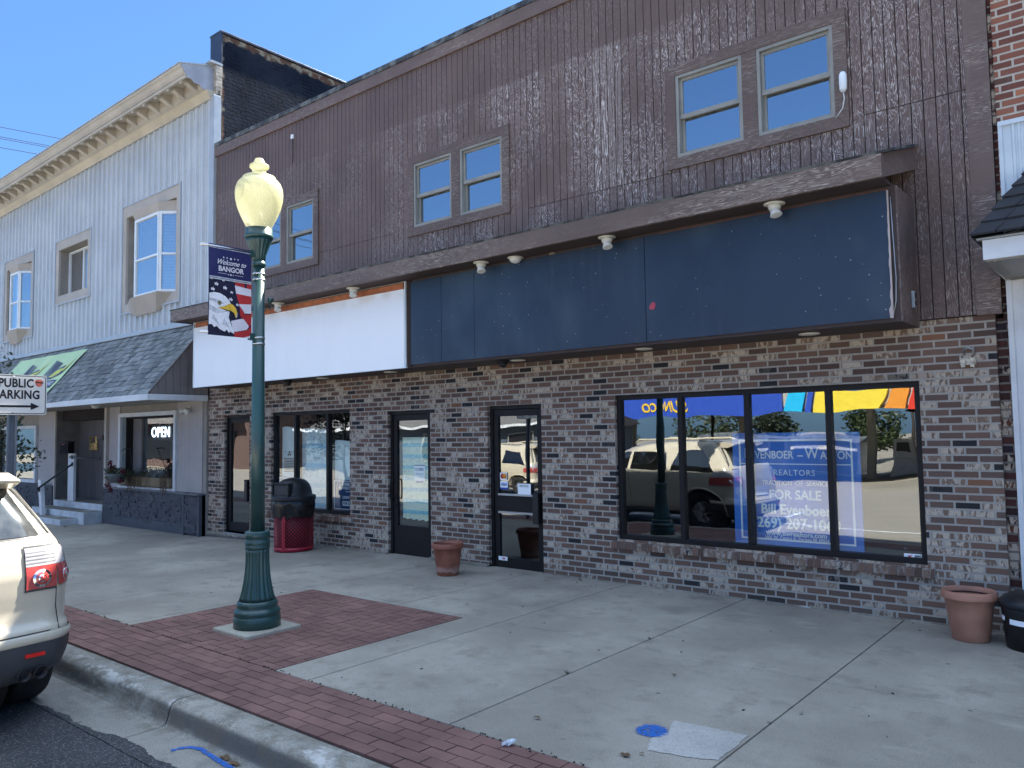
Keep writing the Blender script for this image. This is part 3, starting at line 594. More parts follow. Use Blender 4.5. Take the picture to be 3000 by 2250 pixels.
for (a, b, z0_, z1_, lb, mt) in ((-11.73, -11.22, .5, 1.90, 'pale blank paper covering the left pane of the left shop window', mPaper), (-11.16, -10.36, .56, 1.86, 'pale blue banded paper covering the middle pane of the left shop window', None), (-10.28, -9.70, .5, 1.66, 'pale green blank paper covering the right pane of the left shop window', mPaper)):
    if mt is None:
        n = N('banded_paper'); z = n.sep()[2]; c = n.mix(n.ss(n.math('FRACT', n.math('MULTIPLY', z, 3.1)), .74, .78), n.mix(n.ss(n.noise(20, 3), .5, .6), (.70, .76, .74), (.55, .62, .62)), (.34, .55, .66)); mt = n.bsdf(c, .8)
    t = thing('window_paper', lb, 'paper', (0, 0, 0), 'papers inside the left shop window'); m = MB(); P_ = []
    for i in range(9): xx = lerp(a, b, i/8); P_ += [(xx, .165+.005*math.sin(i*1.7), z0_), (xx, .165+.005*math.sin(i*1.3+1), z1_+.01*math.sin(i*.9))]
    m.add(P_, [(2*i, 2*i+2, 2*i+3, 2*i+1) for i in range(8)]); m.build('sheet', mt, t); at(t, ((a+b)/2, .165, z0_))
t = thing('letter_poster', 'printed grey notice with small emblem on the left pane paper', 'notice'); mInk = plain('grey_ink', (.12, .14, .14), .8)
s = MB(); 
for k in range(9): s.box(-11.67+.01*(k % 3), -11.31-.015*((k*7) % 4), .150, .152, 1.36-.028*k, 1.372-.028*k)
s.lathe([(.001, 0), (.022, 0), (.022, .002), (.001, .002)], 16, (-11.50, .15, 1.47), axis=Vector((0, -1, 0))); s.lathe([(.001, 0), (.02, 0), (.02, .002), (.001, .002)], 16, (-11.47, .15, 1.43), axis=Vector((0, -1, 0))); s.lathe([(.001, 0), (.02, 0), (.02, .002), (.001, .002)], 16, (-11.53, .15, 1.43), axis=Vector((0, -1, 0)))
s.box(-11.67, -11.58, .150, .152, 1.47, 1.478); s.box(-11.42, -11.33, .150, .152, 1.47, 1.478); s.build('print', mInk, t); at(t, (-11.5, .15, 1.1))
mRedS = plain('sticker_red', (.5, .03, .03), .5); mBlueS = plain('sticker_blue', (.02, .07, .35), .5); mOrS = plain('sticker_orange', (.75, .28, .03), .5)
def sticker(x0, x1, z0, z1, y, lb, fn, name='sticker'):
    t = thing(name, lb, 'sticker'); MB().box(x0, x1, y, y+.002, z0, z1).build('backing', mSaleW, t); fn(t, y-.002); at(t, ((x0+x1)/2, y, z0)); return t
sticker(-6.72, -6.59, 1.005, 1.115, .083, 'blue and white card sticker low on the glass of the right door', lambda t, y: (MB().box(-6.72, -6.59, y, y+.0015, 1.005, 1.03).build('stripe', mBlueS, t), text('lettering', 'VISA', .052, mBlueS, t, (-6.655, y-.001, 1.068), bold=.001, shear=.2)))
sticker(-6.72, -6.60, 1.13, 1.225, .083, 'red and orange card sticker above the blue one on the right door', lambda t, y: (MB().lathe([(.001, 0), (.034, 0), (.034, .001), (.001, .001)], 20, (-6.675, y, 1.178), axis=Vector((0, -1, 0))).build('red_disc', mRedS, t), MB().lathe([(.001, 0), (.034, 0), (.034, .001), (.001, .001)], 20, (-6.64, y-.002, 1.178), axis=Vector((0, -1, 0))).build('orange_disc', mOrS, t)))
sticker(-6.40, -6.19, .955, 1.09, .055, 'small white notice above the push bar of the right door', lambda t, y: text('lettering', 'NOTICE', .04, mInk, t, (-6.295, y-.001, 1.06)), 'paper_notice')
sticker(-6.75, -6.60, .09, .14, .066, 'tiny white maker sticker at the bottom left of the right door', lambda t, y: text('lettering', 'EPS', .032, mRedS, t, (-6.66, y-.001, .115), bold=.001, shear=.2))
sticker(-1.87, -1.71, .535, .585, .08, 'tiny white sticker in the bottom right corner of the big window', lambda t, y: (text('lettering', 'EPS', .036, mInk, t, (-1.76, y-.001, .56), bold=.0015, shear=.25), MB().prism([(-1.85, .565), (-1.80, .572), (-1.81, .562), (-1.83, .548), (-1.83, .56)], 'y', y-.001, y).build('mark', mRedS, t)))
# ------------------------------------------------------------------ silver-sided building
sb = thing('silver_sided_building', 'two storey building clad in pale ribbed metal with bracketed cornice and shingled awning roof', 'building')
SX0, SX1 = -34.0, -13.62
def warp(x, y, z): return (x, y, z - (.0167*(-13.9-x)*max(0, min(1, (z-4)/4.3)) if x < -13.9 else 0))
WARP[0] = warp
mRib = plain('silver_ribbed_metal', (.53, .555, .57), .42, .08, 1.2, 300, .03, metal=.1, spec=.5)
mRibD = plain('silver_trim_metal', (.42, .45, .47), .35, .08, metal=.2)
mBeige = plain('beige_trim', (.42, .375, .325), .6, .10, 2)
mBeigeD = plain('taupe_reveal', (.27, .245, .215), .6, .12)
mCorn = plain('painted_cornice', (.46, .42, .36), .55, .12, 2)
mCornL = plain('cream_frieze', (.50, .43, .32), .5, .15, 1.5)
B1 = (-17.40, -14.87, 4.46, 6.86); B2 = (-21.07, -19.02, 5.10, 6.74); B3 = (-24.6, -22.5, 4.46, 6.80)
B4 = (-29.6, -27.2, 4.46, 6.8)
holes = [(a+.05, b-.05, c+.05, d-.05) for a, b, c, d in (B1, B2, B3, B4)]
prof = [(0, 0), (.16, 0), (.21, -.050), (.42, -.050), (.50, 0), (.66, 0), (.69, -.014), (.78, -.014), (.81, 0), (1, 0)]
m = MB(); m.cols(SX0, -13.80, 4.03, 8.30, .245, prof, -.02, holes); m.build('metal_siding', mRib, sb)
m = MB(); random.seed(3)
for k, zr in enumerate((4.35, 5.25, 6.15, 7.05, 7.9)):
    x = SX0
    while x < -13.9:
        if not any(a-.02 < x+.145 < b+.02 and c-.05 < zr < d+.05 for a, b, c, d in (B1, B2, B3, B4)): m.obox((x+.145, -.024, zr+.03*math.sin(x*3+k)), .010, .006, .010)
        x += .245
tag(m.build('screws', mGrey, sb), kind='stuff')
m = MB(); m.wall(SX0, -13.62, -.15, 8.4, .03, holes+[(-20.76, -18.07, .2, 2.2), (-17.3, -15.05, .78, 2.17), (-24.6, -22.6, .78, 2.05)], .35); m.build('wall_core', mBack, sb)
m = MB(); m.box(-13.80, -13.625, -.075, .05, 4.03, 8.30); m.box(-13.66, -13.61, -.09, .06, 4.03, 8.28); m.build('corner_trim', mRibD, sb, .004)
# cornice: swept profile with closed end, frieze, brackets, dentils
cp = [(-.02, 8.30), (-.13, 8.33), (-.16, 8.37), (-.26, 8.42), (-.26, 8.60), (-.52, 8.56), (-.55, 8.50), (-.59, 8.50), (-.60, 8.575), (-.63, 8.60), (-.66, 8.66), (-.70, 8.685), (-.70, 8.725), (-.05, 8.90), (-.02, 8.90)]
m = MB(); m.prism([(y, z) for y, z in cp], 'x', SX0, -13.76); m.build('cornice', mCorn, sb)
m = MB(); m.prism([(-.02, 8.27), (-.10, 8.23), (-.125, 8.30), (-.19, 8.395), (-.02, 8.40)], 'x', SX0, -13.735); m.build('frieze', mCornL, sb)
m = MB(); m.prism([(-.02, 8.24), (-.085, 8.235), (-.085, 8.262), (-.02, 8.27)], 'x', SX0, -13.74); m.build('siding_cap', mRibD, sb)
m = MB(); m.prism([(-.715, 8.726), (-.715, 8.75), (-.05, 8.925), (-.03, 8.90)], 'x', SX0, -13.75); m.build('gutter_edge', mRibD, sb)
sc = [(-.02, 8.33), (-.12, 8.34)]+[(lerp(-.12, -.52, i/8), lerp(8.35, 8.49, i/8)+.02*math.sin(i*1.9)) for i in range(9)]+[(-.56, 8.49), (-.60, 8.58), (-.69, 8.70), (-.05, 8.87), (-.02, 8.87)]
m = MB(); m.prism(sc, 'x', -13.757, -13.74); m.build('cornice_end_plate', mGreyP := plain('cornice_end_grey', (.33, .34, .38), .6, .15), sb)
bk = [(-.24, 8.40), (-.34, 8.44), (-.46, 8.50), (-.53, 8.46), (-.565, 8.46), (-.565, 8.56), (-.24, 8.60)]
x = -14.0; i = 0
while x > SX0+.2: 
    b = MB(); b.prism(bk, 'x', x-.045, x+.045); b.prism([(y*1.0+.008, z-.012) for y, z in bk[:3]]+[(-.46, 8.52), (-.30, 8.47)], 'x', x-.06, x+.06); b.build('bracket', mCorn, sb); x -= .49
m = MB(); pts = [(-13.80, 8.570)]; x = -13.80
while x > SX0: pts += [(x, 8.538), (x-.024, 8.538), (x-.024, 8.562), (x-.05, 8.562)]; x -= .05
pts += [(x, 8.562), (x, 8.570)]; NP = len(pts)
m.add([(p[0], y_, z_) for y_ in (-.612, -.598) for p in pts for z_ in (p[1], 8.575)], [(2*i, 2*i+1, 2*i+3, 2*i+2) for i in range(NP-1)]+[(2*NP+2*i, 2*NP+2*i+2, 2*NP+2*i+3, 2*NP+2*i+1) for i in range(NP-1)]+[(2*i, 2*i+2, 2*NP+2*i+2, 2*NP+2*i) for i in range(NP-1)])
m.build('dentils', mCorn, sb)
# windows of the upper floor
def bay(B, blinds=True):
    x0, x1, z0, z1 = B; f = MB(); f.frame(x0, x1, z0, z1, .17, -.075, -.02, .26, .20)
    W_ = f.build('bay_window', mBeige, sb, .004)
    f = MB(); f.frame(x0-.015, x1+.015, z0-.015, z1+.015, .03, -.09, -.055); f.build('drip_edge', mRibD, W_)
    a, b = x0+.17, x1-.17; zl, zh = z0+.24, z1-.50; d = -.20; A, Bx = a+.18, b-.62   # plan: angled left light, flat centre, angled right light
    f = MB(); f.quad((a, -.02, z0+.2), (a, .45, z0+.2), (a, .45, z1-.26), (a, -.02, z1-.26)); f.quad((b, -.02, z0+.2), (b, .45, z0+.2), (b, .45, z1-.26), (b, -.02, z1-.26)); f.quad((a, -.02, z1-.26), (b, -.02, z1-.26), (b, .45, z1-.26), (a, .45, z1-.26)); f.quad((a, .4, z0+.2), (b, .4, z0+.2), (b, .4, z1-.2), (a, .4, z1-.2)); f.build('reveal', mBeigeD, W_)
    # prow: three lights
    P = [(a+.10, .16), (A+.55, -.20), (b-.42, -.20), (b-.02, .16)]
    fr = MB(); pn = MB(); bl = MB()
    for (xa, ya), (xb, yb) in zip(P, P[1:]):
        dx = Vector((xb-xa, yb-ya, 0)); L = dx.length; dx.normalize(); nn = Vector((dx.y, -dx.x, 0))
        def bar(s0, s1, q0, q1, t0=-.02, t1=.03): 
            c = Vector((xa, ya, 0))+dx*((s0+s1)/2)+nn*((t0+t1)/2)*1+Vector((0, 0, (q0+q1)/2)); fr.obox(c, (s1-s0)/2, (t1-t0)/2, (q1-q0)/2, dx, nn)
        bar(0, .05, zl, zh); bar(L-.05, L, zl, zh); bar(.05, L-.05, zl, zl+.05); bar(.05, L-.05, zh-.05, zh)
        if (xa, ya) != P[0]: bar(.05, L-.05, lerp(zl, zh, .46), lerp(zl, zh, .46)+.04)
        p0 = Vector((xa, ya, 0))+dx*.04; p1 = Vector((xa, ya, 0))+dx*(L-.04)
        pn.quad((*p0.xy, zl+.04), (*p1.xy, zl+.04), (*p1.xy, zh-.04), (*p0.xy, zh-.04))
        q0, q1 = p0-nn*.05, p1-nn*.05; z = zl+.06 if not (xa, ya) == P[0] else lerp(zl, zh, .32)
        if blinds:
            while z < zh-.06: bl.quad((*q0.xy, z), (*q1.xy, z), (*(q1-nn*.012).xy, z+.024), (*(q0-nn*.012).xy, z+.024)); z += .03
    fr.build('frame', mVinyl, W_, .003); pn.build('pane', mGlassU, W_)
    if blinds: bl.build('blinds', mCream, W_)
    f = MB(); hd = [(a, .16, zh+.25), (A+.50, -.27, zh+.18), (b-.40, -.27, zh+.18), (b, .16, zh+.25)]; hd2 = [(x+(.06 if x < (a+b)/2 else -.02), min(.16, y+.05), zh) for x, y, z in hd]
    for i in range(3): f.quad(hd2[i], hd2[i+1], hd[i+1], hd[i])
    top = [(a, .4, z1-.28), (b, .4, z1-.28)]; f.quad(hd[0], hd[1], hd[2], hd[3], top[1], top[0]); f.quad(*hd2[::-1]); f.build('bay_head', mBeige, W_)
    f = MB(); lo = [(a-.02, -.03, zl-.04), (A+.45, -.26, zl+.0), (b-.42, -.26, zl+.0), (b-.10, -.03, zl-.04)]; up = [(P[0][0]-.05, .16, zl), (A+.50, -.25, zl+.01), (b-.40, -.25, zl+.01), (b, .16, zl)]
    un = [(a+.25, -.07, z0-.02), (A+.38, -.10, z0-.12), (b-.75, -.10, z0-.12), (b-.55, -.07, z0-.02)]
    f.quad(*up); 
    for i in range(3): f.quad(un[i], un[i+1], lo[i+1], lo[i]); f.quad(lo[i], lo[i+1], up[i+1], up[i])
    f.quad((a+.2, -.02, z0-.03), un[0], un[1], un[2], un[3], (b-.5, -.02, z0-.03)); f.quad(lo[0], un[0], (a+.2, -.02, z0)); f.quad(lo[3], un[3], (b-.4, -.02, z0)); f.build('bay_apron', mBeige, W_)
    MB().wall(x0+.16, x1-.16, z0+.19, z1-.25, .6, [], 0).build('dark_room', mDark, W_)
bay(B1); bay(B3, False); bay(B4)
f = MB().frame(*B2, .19, -.075, -.02, .24, .22); W_ = f.build('window', mBeige, sb, .004)
f = MB().frame(B2[0]-.015, B2[1]+.015, B2[2]-.015, B2[3]+.015, .03, -.09, -.055); f.build('drip_edge', mRibD, W_)
a, b, c, d = B2[0]+.19, B2[1]-.19, B2[2]+.22, B2[3]-.24
f = MB(); f.quad((a, -.02, c), (a, .3, c), (a, .3, d), (a, -.02, d)); f.quad((b, -.02, c), (b, .3, c), (b, .3, d), (b, -.02, d)); f.quad((a, -.02, d), (b, -.02, d), (b, .3, d), (a, .3, d)); f.quad((a, -.02, c), (b, -.02, c), (b, .3, c), (a, .3, c)); f.build('reveal', mBeigeD, W_)
f = MB().frame(a, b, c, d-.02, .05, .16, .24); f.box(lerp(a, b, .5)-.02, lerp(a, b, .5)+.02, .165, .235, c+.05, d-.07); f.build('frame', mVinyl, W_, .003)
MB().quad((lerp(a, b, .5), .20, c), (b, .20, c), (b, .20, d), (lerp(a, b, .5), .20, d)).build('pane', mGlassU, W_)
MB().quad((a, .21, c), (lerp(a, b, .5), .21, c), (lerp(a, b, .5), .21, d), (a, .21, d)).build('screen', plain('insect_screen', (.13, .125, .115), .8, .1), W_)
WARP[0] = None
# shingled awning roof
AX0, AX1 = -33.0, -13.83
def slope(t): return (lerp(-1.16, -.035, t), lerp(2.545, 3.93, t))
n = N('roof_shingle'); c = n.ramp(n.island(), [(0, (.16, .17, .17)), (.35, (.21, .225, .22)), (.65, (.29, .305, .30)), (.85, (.12, .13, .135))]); c = n.mix(n.ss(n.noise(220, 2), .5, .75), c, (.22, .23, .23)); c = n.mix(n.ss(n.noise(.6, 3), .4, .7, 0, .3), c, (.05, .05, .05))
mShin = n.bsdf(c, .9, n.bump(n.noise(260, 2), .5, .004), spec=.2)
random.seed(11); m = MB(); rows = 13; nrm = Vector((0, -.775, .63)).normalized() ; sl = Vector((0, slope(1)[0]-slope(0)[0], slope(1)[1]-slope(0)[1])); SL = sl.length; sl.normalize(); nr = Vector((0, -sl.z, sl.y))
for r_ in range(rows):
    s0 = SL*r_/rows-.015; s1 = SL*(r_+1)/rows; x = AX1
    while x > AX0:
        wd = random.choice((.09, .13, .17, .21)); th = random.choice((.008, .008, .018)); drop = random.choice((0, .0, .012)); xe = max(AX0, x-wd)
        P0 = Vector((0, slope(0)[0], slope(0)[1]))+sl*(s0-drop); P1 = Vector((0, slope(0)[0], slope(0)[1]))+sl*s1
        b0 = P0+nr*(.004); b1 = P0+nr*(.006+th); c1 = P1+nr*.005
        m.add([(x-.002, b0.y, b0.z), (xe+.001, b0.y, b0.z), (xe+.001, b1.y, b1.z), (x-.002, b1.y, b1.z), (x-.002, c1.y, c1.z), (xe+.001, c1.y, c1.z)], [(0, 1, 2, 3), (3, 2, 5, 4), (0, 3, 4), (1, 5, 2)]); x = xe
m.build('awning_shingles', mShin, sb)
m = MB(); m.prism([(-1.165, 2.54), (-.04, 2.54), (-.04, 3.925)], 'x', AX0, AX1-.012); m.build('awning_core', mBack, sb)
m = MB(); y = -1.14
mGab = plain('taupe_boards', (.205, .185, .18), .65, .12, 3, isl=.2)
while y < -.06:
    ye = min(y+.14, -.04); z0_, z1_ = 2.545, lerp(2.56, 3.93, (y+1.16)/1.125); z2_ = lerp(2.56, 3.93, (ye+1.16)/1.125)
    m.prism([(y+.004, z0_), (ye-.004, z0_), (ye-.004, z2_-.01), (y+.004, z1_-.01)], 'x', AX1-.010, AX1+.006); y = ye
m.build('awning_gable', mGab, sb)
m = MB(); m.tube([(AX1+.01, -1.17, 2.56), (AX1+.01, -.03, 3.945)], .012, 6); m.build('awning_edge', mGab, sb)
m = MB(); m.box(-17.8, AX1+.02, -1.20, -1.165, 2.425, 2.535); m.box(-25.5, -17.82, -1.19, -1.165, 2.43, 2.53); m.box(AX1-.005, AX1+.02, -1.164, -.045, 2.425, 2.535); m.build('awning_fascia', mWhiteP, sb, .004)
m = MB(); m.box(AX0, AX1-.01, -1.164, -.02, 2.44, 2.465); m.build('awning_soffit', plain('beige_soffit', (.30, .27, .24), .7), sb)
m = MB(); m.box(SX0, -13.83, -.085, -.022, 3.93, 3.955); m.box(SX0, -13.83, -.07, -.022, 3.957, 4.03); m.build('awning_flashing', mRibD, sb, .003)
# ground floor: grooved panels, stone veneer, shop window
mPan = plain('pinkish_grey_boards', (.40, .365, .355), .6, .08, 2, isl=.08)
def grooved(m, x0, x1, z0, z1, y, p=.075):
    x = x0
    while x < x1-.005: m.box(x+.003, min(x+p, x1)-.003, y-.01, y, z0, z1); x += p
WH = (-17.42, -14.94, .66, 2.29)
for a_, b_ in ((-17.95, WH[0]), (WH[1], -13.98), (-21.95, -20.80), (-27.5, -24.9)): m = MB(); grooved(m, a_, b_, .70, 2.44, -.05); m.build('panel_boards', mPan, sb)
m = MB(); m.wall(-18.05, -13.86, .0, 2.44, -.045, [(WH[0]+.05, WH[1]-.05, WH[2]+.05, WH[3]-.05)], .1); m.build('wall', mBeigeD, sb); m = MB(); m.wall(-28, -20.76, .0, 2.44, -.045, [(-24.85, -22.05, .70, 2.08)], .1)
m.build('wall', mBeigeD, sb); MB().quad((-13.86, -.045, -.12), (-13.86, .0, -.12), (-13.86, .0, 2.44), (-13.86, -.045, 2.44)).build('wall_end', mBeigeD, sb)
for a_ in (-18.06, -20.86): MB().box(a_, a_+.1, -.12, -.03, -.12, 2.44).build('corner_post', mBeige, sb, .004)
f = MB().frame(*WH, .085, -.10, -.04); W_ = f.build('shop_window', mWhiteP, sb, .005)
a, b, c, d = WH[0]+.085, WH[1]-.085, WH[2]+.085, WH[3]-.085
f = MB(); f.quad((a, -.05, c), (a, .22, c), (a, .22, d), (a, -.05, d)); f.quad((b, -.05, c), (b, .22, c), (b, .22, d), (b, -.05, d)); f.quad((a, -.05, d), (b, -.05, d), (b, .22, d), (a, .22, d)); f.quad((a, -.05, c), (b, -.05, c), (b, .22, c), (a, .22, c)); f.build('reveal', plain('grey_jamb', (.36, .39, .40), .6), W_); MB().box(a+.02, a+.42, .17, .22, c, d).build('jamb_panel', mGab, W_)
MB().quad((a+.42, .20, c), (b, .20, c), (b, .20, d), (a+.42, .20, d)).build('pane', mGlass, W_)
f = MB().frame(-24.85, -22.05, .66, 2.12, .085, -.10, -.04); W2 = f.build('shop_window', mWhiteP, sb, .005)
MB().quad((-24.8, .0, .7), (-22.1, .0, .7), (-22.1, .0, 2.08), (-24.8, .0, 2.08)).build('pane', mGlass, W2)
random.seed(5); m = MB(); mStone = plain('ledgestone', (.085, .088, .10), .8, .25, 6, 90, .5, isl=.3)
def ledge(m, x0, x1, z0, z1, y, ph):
    z = z0
    while z < z1-.01:
        h = random.choice((.03, .045, .06)); h = min(h, z1-z); x = x0
        while x < x1-.01:
            L_ = random.uniform(.07, .34); xe = min(x+L_, x1); m.box(x, xe-.003, y-random.uniform(.004, .030), y+.01, z, z+h-.003); x = xe
        z += h
ledge(m, -18.0, -14.48, .02, .66, -.125, 0); m.build('stone_veneer', mStone, sb)
m = MB(); ledge(m, -14.42, -13.93, -.06, .66, -.155, 1); m.build('stone_veneer', mStone, sb)
m = MB(); ledge(m, -27, -20.82, .0, .62, -.125, 2); m.build('stone_veneer', mStone, sb)
m = MB(); m.box(-18.06, -13.87, -.12, -.05, -.12, .68); m.box(-18.0, -14.47, -.145, -.05, -.12, .09); m.box(-14.47, -14.43, -.18, -.05, -.12, .66); m.box(-13.93, -13.87, -.18, -.0, -.12, .66); m.box(-27, -20.8, -.12, -.05, -.12, .64); m.build('veneer_frame', plain('slate_grey_trim', (.075, .08, .095), .6, .15), sb, .004)
m = MB(); m.box(-18.0, -14.45, -.15, -.045, .662, .70); m.box(-14.47, -13.86, -.22, -.045, .665, .69); m.build('veneer_cap', plain('cap_stone', (.15, .15, .16), .7), sb, .003)
# entrance recess
m = MB(); x = -20.72
while x < -18.08: m.box(x+.004, min(x+.14, -18.07)-.004, .42, .44, .2, 2.40); x += .14
m.build('recess_boards', plain('dark_taupe_boards', (.125, .115, .115), .65, .12, 3, isl=.25), sb)
m = MB(); m.box(-20.76, -20.72, -.1, .44, .15, 2.44); m.box(-18.09, -18.06, -.1, .44, .15, 2.44); m.box(-20.76, -18.07, .44, .5, .1, 2.44); m.build('recess_jamb', plain('taupe_jamb', (.15, .14, .13), .65), sb)
st_ = thing('entry_steps', 'three white painted concrete steps up to the grey recessed entry', 'steps', (0, 0, 0))
m = MB(); m.box(-20.75, -18.09, -.13, .43, -.12, .30); m.box(-21.0, -18.05, -.52, -.132, -.12, .155); m.box(-21.1, -18.35, -.88, -.522, -.12, .02)
m.build('step', mStepW := plain('worn_white_concrete', (.50, .53, .55), .8, .2, 3, 60, .3), st_, .012)
m = MB(); m.box(-20.74, -18.10, -.12, .42, .301, .305); m.box(-20.98, -18.07, -.50, -.14, .156, .160); m.box(-21.08, -18.37, -.86, -.53, .021, .025); m.build('tread', mGut, st_); at(st_, (-19.5, -.4, -.1))
t = thing('railing_post', 'white board post with the mailbox beside the entry steps', 'post'); MB().box(-20.02, -19.70, -.10, -.04, .30, 1.42).build('post', mWhiteP, t, .004); at(t, (-19.86, -.07, .3))
t = thing('railing_post', 'short leaning white board post at the foot of the entry rail', 'post'); m = MB(); m.add([(-20.10, -.66, .0), (-19.86, -.70, -.02), (-20.25, -.66, .82), (-19.98, -.70, .82), (-20.10, -.58, .0), (-19.86, -.62, -.02), (-20.25, -.58, .82), (-19.98, -.62, .82)], [(0, 1, 3, 2), (4, 6, 7, 5), (0, 2, 6, 4), (1, 5, 7, 3), (2, 3, 7, 6), (0, 4, 5, 1)]); m.build('post', mWhiteP, t, .004); at(t, (-20, -.65, 0))
t = thing('mailbox', 'black mailbox with hinged lid on the white entry post', 'mailbox'); MB().box(-20.14, -19.66, -.24, -.101, 1.42, 1.68).build('body', mBox := plain('matt_black_metal', (.008, .008, .010), .75, spec=.1), t, .012); m = MB(); m.prism([(-.26, 1.66), (-.10, 1.69), (-.10, 1.71), (-.265, 1.675)], 'x', -20.16, -19.64); m.build('lid', mBlack, t); MB().box(-19.97, -19.83, -.262, -.25, 1.62, 1.635).build('label_strip', mRedS, t); at(t, (-20, -.1, 1.42))
t = thing('handrail', 'dark steel pipe handrail sloping up to the white entry post', 'handrail'); MB().tube([(-20.02, -.72, .60), (-20.0, -.76, .62), (-19.72, -.16, 1.14), (-19.74, -.12, 1.16)], .022, 10).build('rail', mDkSteel, t); m = MB(); m.lathe([(.001, 0), (.05, 0), (.05, .012), (.001, .012)], 16, (-20.03, -.70, .60), axis=Vector((0, -1, 0))); m.lathe([(.001, 0), (.05, 0), (.05, .012), (.001, .012)], 16, (-19.76, -.105, 1.17), axis=Vector((0, -1, 0))); m.build('flange', mDkSteel, t); at(t, (-20, -.7, .6))
t = thing('handrail', 'level dark steel pipe rail across the grey entry wall', 'handrail'); MB().tube([(-19.78, -.105, 1.33), (-19.76, -.16, 1.33), (-18.12, -.16, 1.31)], .02, 10).build('rail', mDkSteel, t); MB().lathe([(.001, 0), (.05, 0), (.05, .012), (.001, .012)], 16, (-19.78, -.105, 1.33), axis=Vector((0, -1, 0))).build('flange', mDkSteel, t); at(t, (-19.78, -.1, 1.33))
t = thing('intercom_box', 'brass coloured intercom plate on the grey entry wall', 'intercom'); MB().box(-20.05, -19.62, .38, .419, 1.48, 1.82).build('plate', plain('brass', (.55, .42, .18), .25, .1, metal=.9), t, .006); MB().box(-19.88, -19.74, .37, .379, 1.66, 1.80).build('speaker', mBlack, t); at(t, (-19.7, .4, 1.5))
t = thing('alarm_box', 'small black box with red strip beside the brass plate', 'alarm'); m = MB(); m.box(-19.58, -19.26, .36, .419, 1.72, 1.83); m.box(-19.2, -19.02, .38, .419, 1.75, 1.82); m.build('box', mBlack, t, .005); MB().box(-19.48, -19.34, .355, .36, 1.79, 1.805).build('red_strip', mRedS, t); at(t, (-19.3, .4, 1.85))
# OPEN sign, planter, hanging basket, flood lamp, roof banner
t = thing('open_sign', 'lit white OPEN sign hanging inside the shop window of the silver building', 'sign'); text('lettering', 'OPEN', .30, emis('open_glow', (.62, .80, 1), .95), t, (-16.20, .235, 1.86), sx=.98, bold=.003, ext=.006, sp=1.08)
MB().box(-16.62, -15.78, .262, .285, 1.70, 2.02).build('backing', mDark, t); MB().tube([(-16.3, .27, 2.02), (-16.3, .27, 2.2)], .004, 5).build('chain', mGrey, t); at(t, (-15.6, .25, 1.8))
mLeaf = plain('leaf_green', (.035, .060, .018), .6, .4, 9, isl=.5); mDry = plain('dry_stems', (.11, .075, .045), .85, .3); mDusty = plain('dusty_miller', (.20, .24, .24), .8, .2, isl=.3); mPetal = plain('dark_red_petal', (.12, .010, .025), .6, .3, isl=.4)
def leaves(m, c, r, n, size, rnd, flat=1.0, aspect=.5):
    for _ in range(n):
        while True:
            v = Vector((rnd.uniform(-1, 1), rnd.uniform(-1, 1), rnd.uniform(-1, 1)))
            if v.length < 1: break
        p = Vector(c)+Vector((v.x*r[0], v.y*r[1], v.z*r[2])); d = Vector((rnd.uniform(-1, 1), rnd.uniform(-1, 1), rnd.uniform(-.7, .5)*flat)).normalized(); q = d.orthogonal().normalized(); q = Matrix.Rotation(rnd.uniform(0, 6.3), 3, d) @ q; s = size*rnd.uniform(.6, 1.3)
        m.add([p, p+d*s*.5+q*s*aspect*.5, p+d*s, p+d*s*.5-q*s*aspect*.5], [(0, 1, 2, 3)])
rnd = random.Random(4)
t = thing('window_box', 'wooden window box of dried and silvery plants under the OPEN window', 'planter'); MB().box(-17.30, -15.06, -.16, -.02, .77, .95).build('box', plain('weathered_wood', (.20, .15, .09), .75, .25, 4), t, .006)
m = MB(); [leaves(m, (lerp(-17.2, -15.9, i/8), -.07, 1.0), (.10, .07, .08), 60, .05, rnd, 1, .35) for i in range(9)]; m.build('dark_foliage', mLeaf, t)
m = MB(); [leaves(m, (lerp(-15.95, -15.4, i/4), -.10, 1.03), (.11, .07, .10), 90, .055, rnd, 1, .3) for i in range(5)]; m.build('silver_foliage', mDusty, t)
m = MB()
for i in range(110):
    x = rnd.choice((rnd.gauss(-16.7, .10), rnd.gauss(-15.22, .09), rnd.gauss(-16.2, .25))); L_ = rnd.uniform(.08, .34); m.tube([(x, -.13, .97+rnd.uniform(0, .06)), (x+rnd.uniform(-.03, .03), -.185, .95), (x+rnd.uniform(-.04, .04), -.18, .95-L_)], .0028, 4, False)
for i in range(60): x = rnd.uniform(-17.2, -15.1); m.tube([(x, -.08, .95), (x+rnd.uniform(-.05, .05), -.1+rnd.uniform(-.04, .04), .95+rnd.uniform(.05, .2))], .003, 4, False)
m.build('dry_stems', mDry, t); at(t, (-16.2, -.1, .77))
t = thing('patio_umbrella', 'folded dark umbrella standing inside behind the OPEN sign', 'umbrella'); MB().lathe([(.001, .3), (.09, .32), (.12, .6), (.09, 1.3), (.03, 1.9), (.001, 2.1)], 16, (-16.6, .75, .1)).build('canopy', mBlack, t); MB().lathe([(.001, 0), (.02, 0), (.02, .4), (.001, .4)], 10, (-16.6, .75, 0)).build('pole', mGrey, t); at(t, (-16.6, .75, 0))
t = thing('indoor_pot', 'dark pot plant inside the OPEN window at its left', 'pot plant'); MB().lathe([(.001, 0), (.16, 0), (.2, .26), (.001, .26)], 20, (-17.0, .45, .85)).build('pot', mBlack, t); m = MB(); leaves(m, (-17.0, .45, 1.2), (.2, .15, .14), 120, .08, rnd); m.build('foliage', mLeaf, t); at(t, (-17.0, .45, .85))
t = thing('hanging_basket', 'grey hanging basket of dark red flowers beside the OPEN window', 'basket'); bc = Vector((-16.72, -.42, 1.02))
